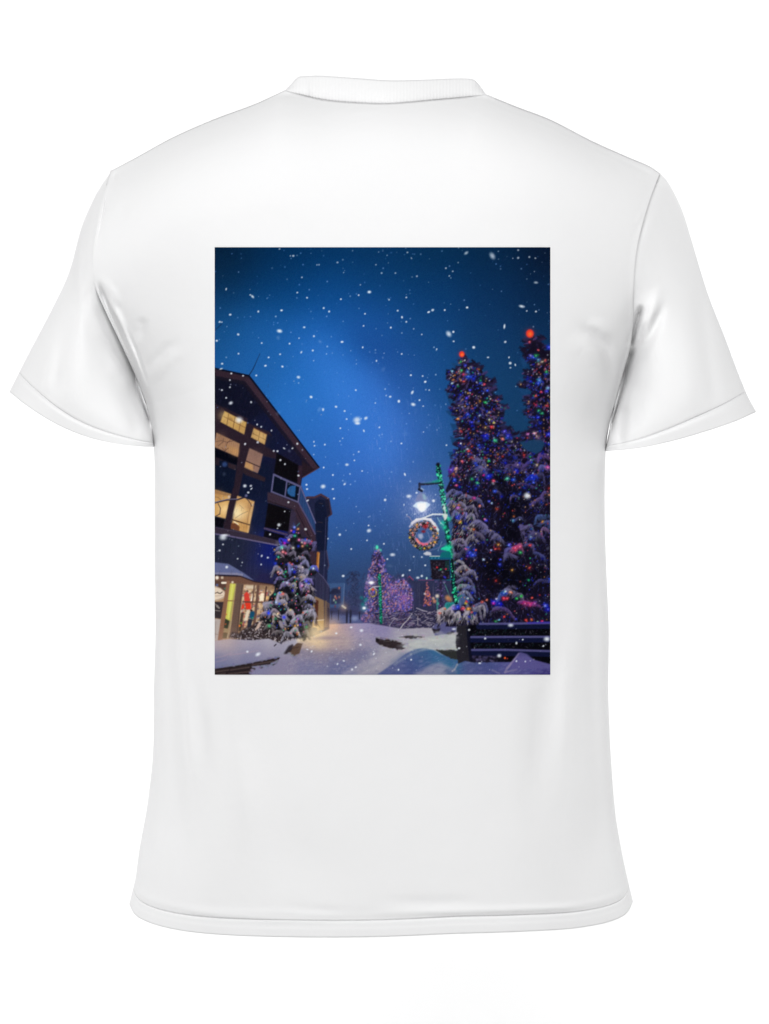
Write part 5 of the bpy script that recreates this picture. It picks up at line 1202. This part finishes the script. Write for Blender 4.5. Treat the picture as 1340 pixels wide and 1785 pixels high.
    for _ in range(700):                                     # trodden lane
        x = R.uniform(520, 690); y = R.uniform(1094, 1174)
        if x < 640 - (1174 - y) * .2 or R.random() < .3:
            P.line([(x, y), (x + R.uniform(2, 7), y - R.uniform(-.5, 1))], R.uniform(.6, 1.4), R.choice([(214, 200, 196), (88, 86, 124), (176, 164, 178)]), .16, soft=1)
    # wear on the chalet boards
    for _ in range(700):
        x = R.uniform(374, 560); y = R.uniform(655, 1010)
        if inside(main, x, y):
            P.line([(x, y), (x - 1.2, y + R.uniform(3, 10))], R.uniform(.5, 1.1), R.choice([(62, 60, 82), (10, 11, 22), (80, 66, 76)]), .17)
    # warm light falling out of the shop and the archway on to the snow
    P.glow(550, 1104, 17, (255, 228, 172), .8); P.glow(562, 1110, 26, (240, 208, 168), .42); P.glow(580, 1090, 13, (246, 196, 156), .55); P.glow(596, 1118, 24, (206, 178, 160), .30)
    P.poly([(540, 1114), (566, 1109), (600, 1112), (570, 1115)], (140, 122, 140), .5, 2); P.glow(395, 1118, 20, (214, 184, 168), .30)

    # ---- a few more bare twigs against the sky ----
    P.line([(434, 654), (441, 643), (446, 632), (453, 616)], 1.5, (20, 28, 54), .9, w2=.6); P.line([(374, 576), (386, 565)], 1.1, (18, 34, 62), .8)

    # ---- falling snow ----
    big = [(487, 577, 5, 3.2, .2), (440, 517, 3.8, 2, .8), (436, 514, 1.6, 1.3, 0), (622, 732, 7, 5.6, -.3), (637.5, 729, 3.6, 2.6, -.6), (623, 738, 5, 2.6, 0), (520, 657.5, 3.4, 2.6, .2), (542, 692, 3, 2.4, .5), (563, 714, 2.2, 3, 0), (585.5, 709, 2.6, 2, .3), (643.5, 509, 3.6, 2.6, 0), (596, 596, 3, 1.9, 0), (490.5, 541, 2.6, 1.8, 0), (450, 543, 1.8, 2.2, 0), (401, 548.5, 2.6, 2, 0),
           (415, 583, 2.6, 2.2, .6), (377.5, 594, 2.4, 2, 0), (383, 561, 2.2, 1.8, .5), (386.5, 561.5, 1.4, 1.4, 0), (394, 504, 1.4, 2.6, .2), (564, 537, 2, 2, 0), (573.5, 543, 2, 2, 0), (530, 570.5, 2.6, 1.8, 0), (547, 586, 2, 2, 0), (545, 611, 2, 2, 0), (518, 510, 1.8, 1.6, 0), (535, 519, 2, 1.6, .6), (594, 521.5, 1.8, 1.6, 0), (588, 457.5, 2.2, 1.8, 0), (511, 446, 2.4, 2, 0), (506, 446, 1.4, 1.6, 0), (526, 483.5, 1.8, 1.6, 0),
           (487, 434, 1.8, 1.4, 0), (525, 614, 1.6, 2.8, .5), (488, 617.5, 2, 1.6, 0), (468, 623, 2, 1.6, 0), (462.5, 637.5, 2.6, 1.8, -.3), (492, 639, 2.4, 1.8, .5), (446.5, 654.5, 2, 1.8, 0), (423.5, 655, 2, 1.6, 0), (403, 651, 2, 1.8, 0), (387, 634, 2.4, 2, 0), (415.5, 616.5, 1.8, 1.8, 0), (456, 598, 1.8, 1.6, 0), (504.5, 599, 1.6, 1.8, -.4), (521, 589.5, 1.4, 1.4, 0), (385, 643, 3.6, 1.4, -.3),
           (637, 702.5, 0.1, .1, 0), (634, 751, 1.6, 2.8, -.4), (620, 680, 2, 1.6, .6), (600.5, 716.5, 2, 1.8, 0), (604, 730.5, 1.8, 1.6, 0), (597, 764, 1.2, 1.2, 0), (593, 746.5, 1.6, 1.6, 0), (566, 775, 1.8, 1.8, 0), (547, 770, 1.2, 2, 0), (548, 777, 1.6, 1.6, 0), (632, 605.5, 1.6, 2, 0), (633.5, 568, 1.6, 1.6, 0), (636, 547, 1.6, 1.6, 0), (625, 514.5, 1.6, 1.6, 0), (628, 496.5, 1.4, 1.4, 0), (665, 476, 2, 1.8, 0), (655, 461.5, 1.6, 1.2, 0), (656, 629, 1.4, 2, 0), (654, 702.5, 1.4, 1.4, 0), (661, 745, 1.4, 1.8, 0),
           (858, 446, 4.6, 7, -.55), (812.5, 441, 4.4, 2.6, -.6), (903, 449.5, 2.4, 2.2, -.3), (903, 436, 2, 1.8, 0), (922.5, 448, 2, 2, 0), (933, 450, 2, 1.4, .6), (934, 492.5, 4, 2.2, .1), (909, 534, 5.2, 2.6, .25), (918, 542, 1.6, 1.6, 0), (934, 543, 2, 1.8, 0), (879, 569, 1.8, 5, .1), (880.5, 596, 2.6, 2.2, -.4), (782, 582, 6, 4.4, .9), (790, 578.5, 2.2, 2.2, 0), (790.5, 595, 2, 1.6, .3), (825.5, 605.5, 3, 2.8, 0), (850.5, 623, 2.4, 1.6, 0), (889, 633, 3, 2.8, 0), (898, 636, 1.4, 2.6, -.3), (887, 623, 1.4, 2, .2), (889.5, 641, 2, 1.4, 0),
           (814, 536, 2.4, 2, 0), (775, 540.5, 1.8, 1.8, 0), (754, 540.5, 3, 2.4, -.5), (747, 544, 3, 1.8, -.4), (700.5, 553, 1.8, 2.6, -.2), (693, 541.5, 2, 1.8, 0), (708, 561, 1.8, 1.8, 0), (681, 571, 1.8, 2, 0), (678, 522.5, 1.6, 1.6, 0), (708, 518.5, 1.8, 1.6, 0), (735, 583, 1.4, 1.4, 0), (761, 608.5, 1.4, 1.4, 0), (777, 467.5, 1.8, 1.8, 0), (789, 473, 1.8, 1.6, 0), (783, 481, 1.8, 1.4, -.4), (726.5, 481.5, 2, 1.8, 0), (689, 476, 1.8, 1.6, 0), (710, 440, 1.8, 1.6, 0), (717, 450, 1, 2.4, -.6), (700, 617, 1.8, 1.6, 0), (716, 654, 2, 1.8, 0), (736.5, 655.5, 1.8, 1.6, .5), (741, 665.5, 2.6, 2.2, -.4), (718.5, 684, 2.4, 4.2, .5), (680, 691.5, 2.6, 2, 0), (695, 699.5, 2.6, 3, 0), (720, 705, 4.4, 3, .3), (731, 697.5, 1.8, 1.8, 0), (737.5, 708, 1.8, 1.2, 0), (748, 680, 1.4, 1.4, 0), (699.5, 773, 1.8, 1.6, 0), (778, 776, 1.8, 1.6, 0), (803, 773, 1.8, 1.8, 0), (738, 753, 1.2, 1.2, 0),
           (416.5, 732, 7, 6, 0), (402, 702.5, 4, 3, -.4), (437.5, 701, 2, 2.4, -.3), (386.5, 680, 2.2, 1.8, 0), (394, 693.5, 1.8, 1.8, 0), (400.5, 662.5, 1.8, 1.6, 0), (400.5, 675, 1.8, 1.8, -.4), (449, 771, 2.6, 2.4, 0), (455, 744, 1.6, 2, 0), (448, 740, 1.6, 2, 0), (427, 774, 2, 2.4, .5), (477, 786, 2, 2, 0), (483.5, 786.5, 2, 2, 0), (495, 781.5, 2.8, 1.2, .6), (509.5, 781.5, 2, 1.4, -.5), (518, 773.5, 2, 2.4, -.4), (473, 750.5, 1.4, 2, 0), (488.5, 802, 2.2, 2, 0), (496.5, 809, 1.8, 2, 0), (520, 829, 2.4, 2, .4), (426.5, 847, 3.4, 3, 0), (437, 847, 2.6, 2.2, -.4), (432.5, 858.5, 2.4, 2, 0), (438, 852, 3, 1.2, -.8), (486, 915, 3.4, 3.2, 0), (483.5, 921, 1.6, 1.4, 0), (388.5, 937, 7, 5, 0), (391, 933, 7.5, 2.4, -.1), (388.5, 949, 2, 1.8, .4), (382.5, 959.5, 2.2, 2, 0), (395, 988.5, 2.8, 2.8, 0), (456, 969, 2, 2.6, .4), (466.5, 972, 2, 2, 0), (455, 984, 1.6, 2, 0), (414, 974, 1.6, 1.6, 0), (422, 980.5, 1.4, 1.4, 0), (470.5, 931.5, 2, 2.2, 0), (502.5, 875.5, 2.2, 1.8, .4), (496, 891.5, 1.6, 1.4, 0),
           (563, 848, 4.6, 3.8, -.2), (604.5, 810, 3.4, 2.4, 0), (600.5, 844, 2.6, 1.6, -.6), (580, 852.5, 2.4, 1.6, 0), (534, 845, 2, 2, .4), (535, 852.5, 2.2, 1.6, 0), (564, 815, 1.6, 1.8, 0), (580, 828, 1.8, 1.8, 0), (617.5, 802.5, 1.6, 1.4, 0), (625, 787.5, 1.8, 1.4, 0), (631, 821, 1.6, 1.4, 0), (582, 869, 2, 1.8, 0), (642, 916, 1.4, 1.4, 0), (643, 925, 4.2, 3.4, -.3), (642.5, 916, 1.4, 1.6, 0), (532.5, 922.5, 2.8, 2.4, .4), (536, 872.5, 3, 1.6, -.5), (592, 932, 2.6, 2.6, 0), (571.5, 939, 1.4, 1.6, 0), (612, 957, 1.8, 1.8, .6), (598, 1004, 3, 2.4, 0), (639.5, 942, 1.6, 1.6, 0), (669, 948, 1.8, 1.8, 0), (684, 967, 5, 3, 0), (675, 974.5, 1.8, 1.8, 0), (702, 1003, 2.2, 3, .7), (728, 1007, 3.2, 2.2, 0), (735, 1004, 2.4, 2.4, 0), (714, 994, 2, 1.6, 0), (741, 985.5, 2, 1.8, 0), (721, 970.5, 1.8, 1.4, 0), (735, 971, 1.8, 1.8, 0),
           (705.5, 827, 1.6, 3.4, -.4), (671, 871.5, 2.6, 2.6, 0), (712.5, 865, 5, 3, 0), (755.5, 873, 3, 3, .4), (726, 859, 2.4, 2, 0), (723, 896, 1.2, 1.2, 0), (704, 880, 1.2, 2.4, 0), (918.5, 864, 6, 6, 0), (413, 1140, 0.1, .1, 0), (449.5, 1140.5, 5.2, 3.2, -.5), (431, 1136, 2.4, 2.2, 0), (630, 1099, 3.4, 3, 0), (612, 1093.5, 2.6, 2, 0), (628, 1124, 2.6, 2.2, 0), (543, 1135.5, 1.8, 2.6, .5), (535.5, 1132, 2.4, 1.2, .4), (588, 1157.5, 1.8, 2.2, .4), (620, 1163, 2.2, 1.8, -.5), (613.5, 1167, 2, 2.4, .4), (651.5, 1140, 1.8, 3, .6), (599, 1152, 2.2, 1.4, .4), (586, 1104, 2.4, 2, 0), (716.5, 1150, 1.8, 1.8, 0), (694.5, 1167.5, 1.6, 2.2, 0), (890, 1090, 5.4, 3.2, 0), (953, 1114, 6, 4.4, 0), (870, 1143, 4, 3.6, 0), (845.5, 1113, 2.4, 2.2, 0), (800, 1130, 2.6, 2, 0), (791, 1096.5, 4, 2, 0), (817.5, 1098, 2.4, 2.2, 0), (836, 1156, 3, 1.6, 0), (911, 1115, 1.8, 1.8, 0), (900, 1152.5, 1.8, 1.8, 0), (915.5, 1153, 1.6, 1.8, 0), (947, 1126, 1.8, 1.8, 0), (900, 1121, 2, 3, 0)]
    for x, y, rx, ry, a in big:
        lum = R.uniform(.8, .97)
        if y < 500:
            lum *= .72
        P.dot(x, y, rx * .8, (238, 244, 252), lum, ry=ry * .8, ang=a, soft=.55 if rx < 3.2 else .8)
    for _ in range(430):
        x = R.uniform(PX0, PX1); y = PY0 + (R.random() ** 1.25) * 560
        if x > 790 and y > 640 or (x < 560 and y > 640 + max(0, x - 430) * 1.3):
            if R.random() < .8:
                continue
        P.dot(x, y, R.uniform(.55, 1.35), R.choice([(200, 220, 245), (140, 175, 230), (225, 235, 250), (110, 155, 225)]), R.uniform(.25, .75), soft=.8)
    for _ in range(70):
        x = R.uniform(PX0, 560); y = R.uniform(660, 1010); P.dot(x, y, R.uniform(.6, 1.2), (170, 176, 200), R.uniform(.3, .7), soft=.8)
    for _ in range(60):
        x = R.uniform(540, PX1); y = R.uniform(1092, 1172); P.dot(x, y, R.uniform(.5, 1.1), (225, 228, 240), R.uniform(.3, .8), soft=.8)

    for _ in range(26):                                      # near flakes out of focus
        P.dot(R.uniform(PX0, PX1), R.uniform(PY0, PY1), R.uniform(2.4, 4.4), (190, 205, 235), R.uniform(.10, .26), ry=R.uniform(2, 3.6), ang=R.uniform(0, 3), soft=.95)
    # grain and downsample to one colour per grid point
    c = P.c.reshape(PH, SS, PW, SS, 3).mean((1, 3))
    k = np.pad(c, ((1, 1), (1, 1), (0, 0)), mode='edge')
    k = (k[:-2] + 2 * k[1:-1] + k[2:]) / 4
    k = (k[:, :-2] + 2 * k[:, 1:-1] + k[:, 2:]) / 4
    c = c * .62 + k * .38
    c += P.n.randn(PH, PW, 1).astype(np.float32) * .010 + P.n.randn(PH, PW, 3).astype(np.float32) * .006
    return np.clip(c, 0.012, 1)

# ------------------------------------------------------------------ the print lies on the back panel
gx = np.linspace(PX0, PX1, PW + 1)[:-1] + .5; gy = np.linspace(PY0, PY1, PH + 1)[:-1] + .5
gx[0] = PX0; gx[-1] = PX1; gy[0] = PY0; gy[-1] = PY1
GX, GY = np.meshgrid(gx, gy)
# invert the back panel's grid: artwork point -> (row, column), by Newton steps
ci = (GX - 270) / 790 * (nc - 1); ri = (GY - 180) / 1450 * (ROWS - 1)


def sample(a, r, c):
    r = np.clip(r, 0, ROWS - 1.001); c = np.clip(c, 0, nc - 1.001)
    r0 = r.astype(int); c0 = c.astype(int); fr = (r - r0)[..., None]; fc = (c - c0)[..., None]
    return (a[r0, c0] * (1 - fr) * (1 - fc) + a[r0 + 1, c0] * fr * (1 - fc) + a[r0, c0 + 1] * (1 - fr) * fc + a[r0 + 1, c0 + 1] * fr * fc)


for _ in range(14):
    p = sample(back, ri, ci); pr = sample(back, ri + 1, ci) - p; pc = sample(back, ri, ci + 1) - p
    ex = GX - p[..., 0]; ey = GY - p[..., 1]
    det = pc[..., 0] * pr[..., 1] - pc[..., 1] * pr[..., 0]
    det = np.where(np.abs(det) < 1e-3, 1e-3, det)
    ci = ci + np.clip((ex * pr[..., 1] - ey * pr[..., 0]) / det, -20, 20)
    ri = ri + np.clip((ey * pc[..., 0] - ex * pc[..., 1]) / det, -20, 20)
yp = sample(back, ri, ci)[..., 2] - .0005
pv = (unproject(np.stack([GX, GY, yp], -1)) - BASE).reshape(-1, 3)
pic = make('printed_picture', pv, faces_grid(PH, PW, 0, True), INK, shirt)
pic['label'] = 'printed picture of a snowy street at night with lit fir trees and a wreath on a lamp post'
img = paint_print()
lin = np.where(img <= .04045, img / 12.92, ((img + .055) / 1.055) ** 2.4) * INK_GAIN
rgba = np.ones((PH * PW, 4), np.float32); rgba[:, :3] = np.clip(lin.reshape(-1, 3), 0, .96)
ca = pic.data.color_attributes.new('ink', 'FLOAT_COLOR', 'POINT')
ca.data.foreach_set('color', rgba.ravel())
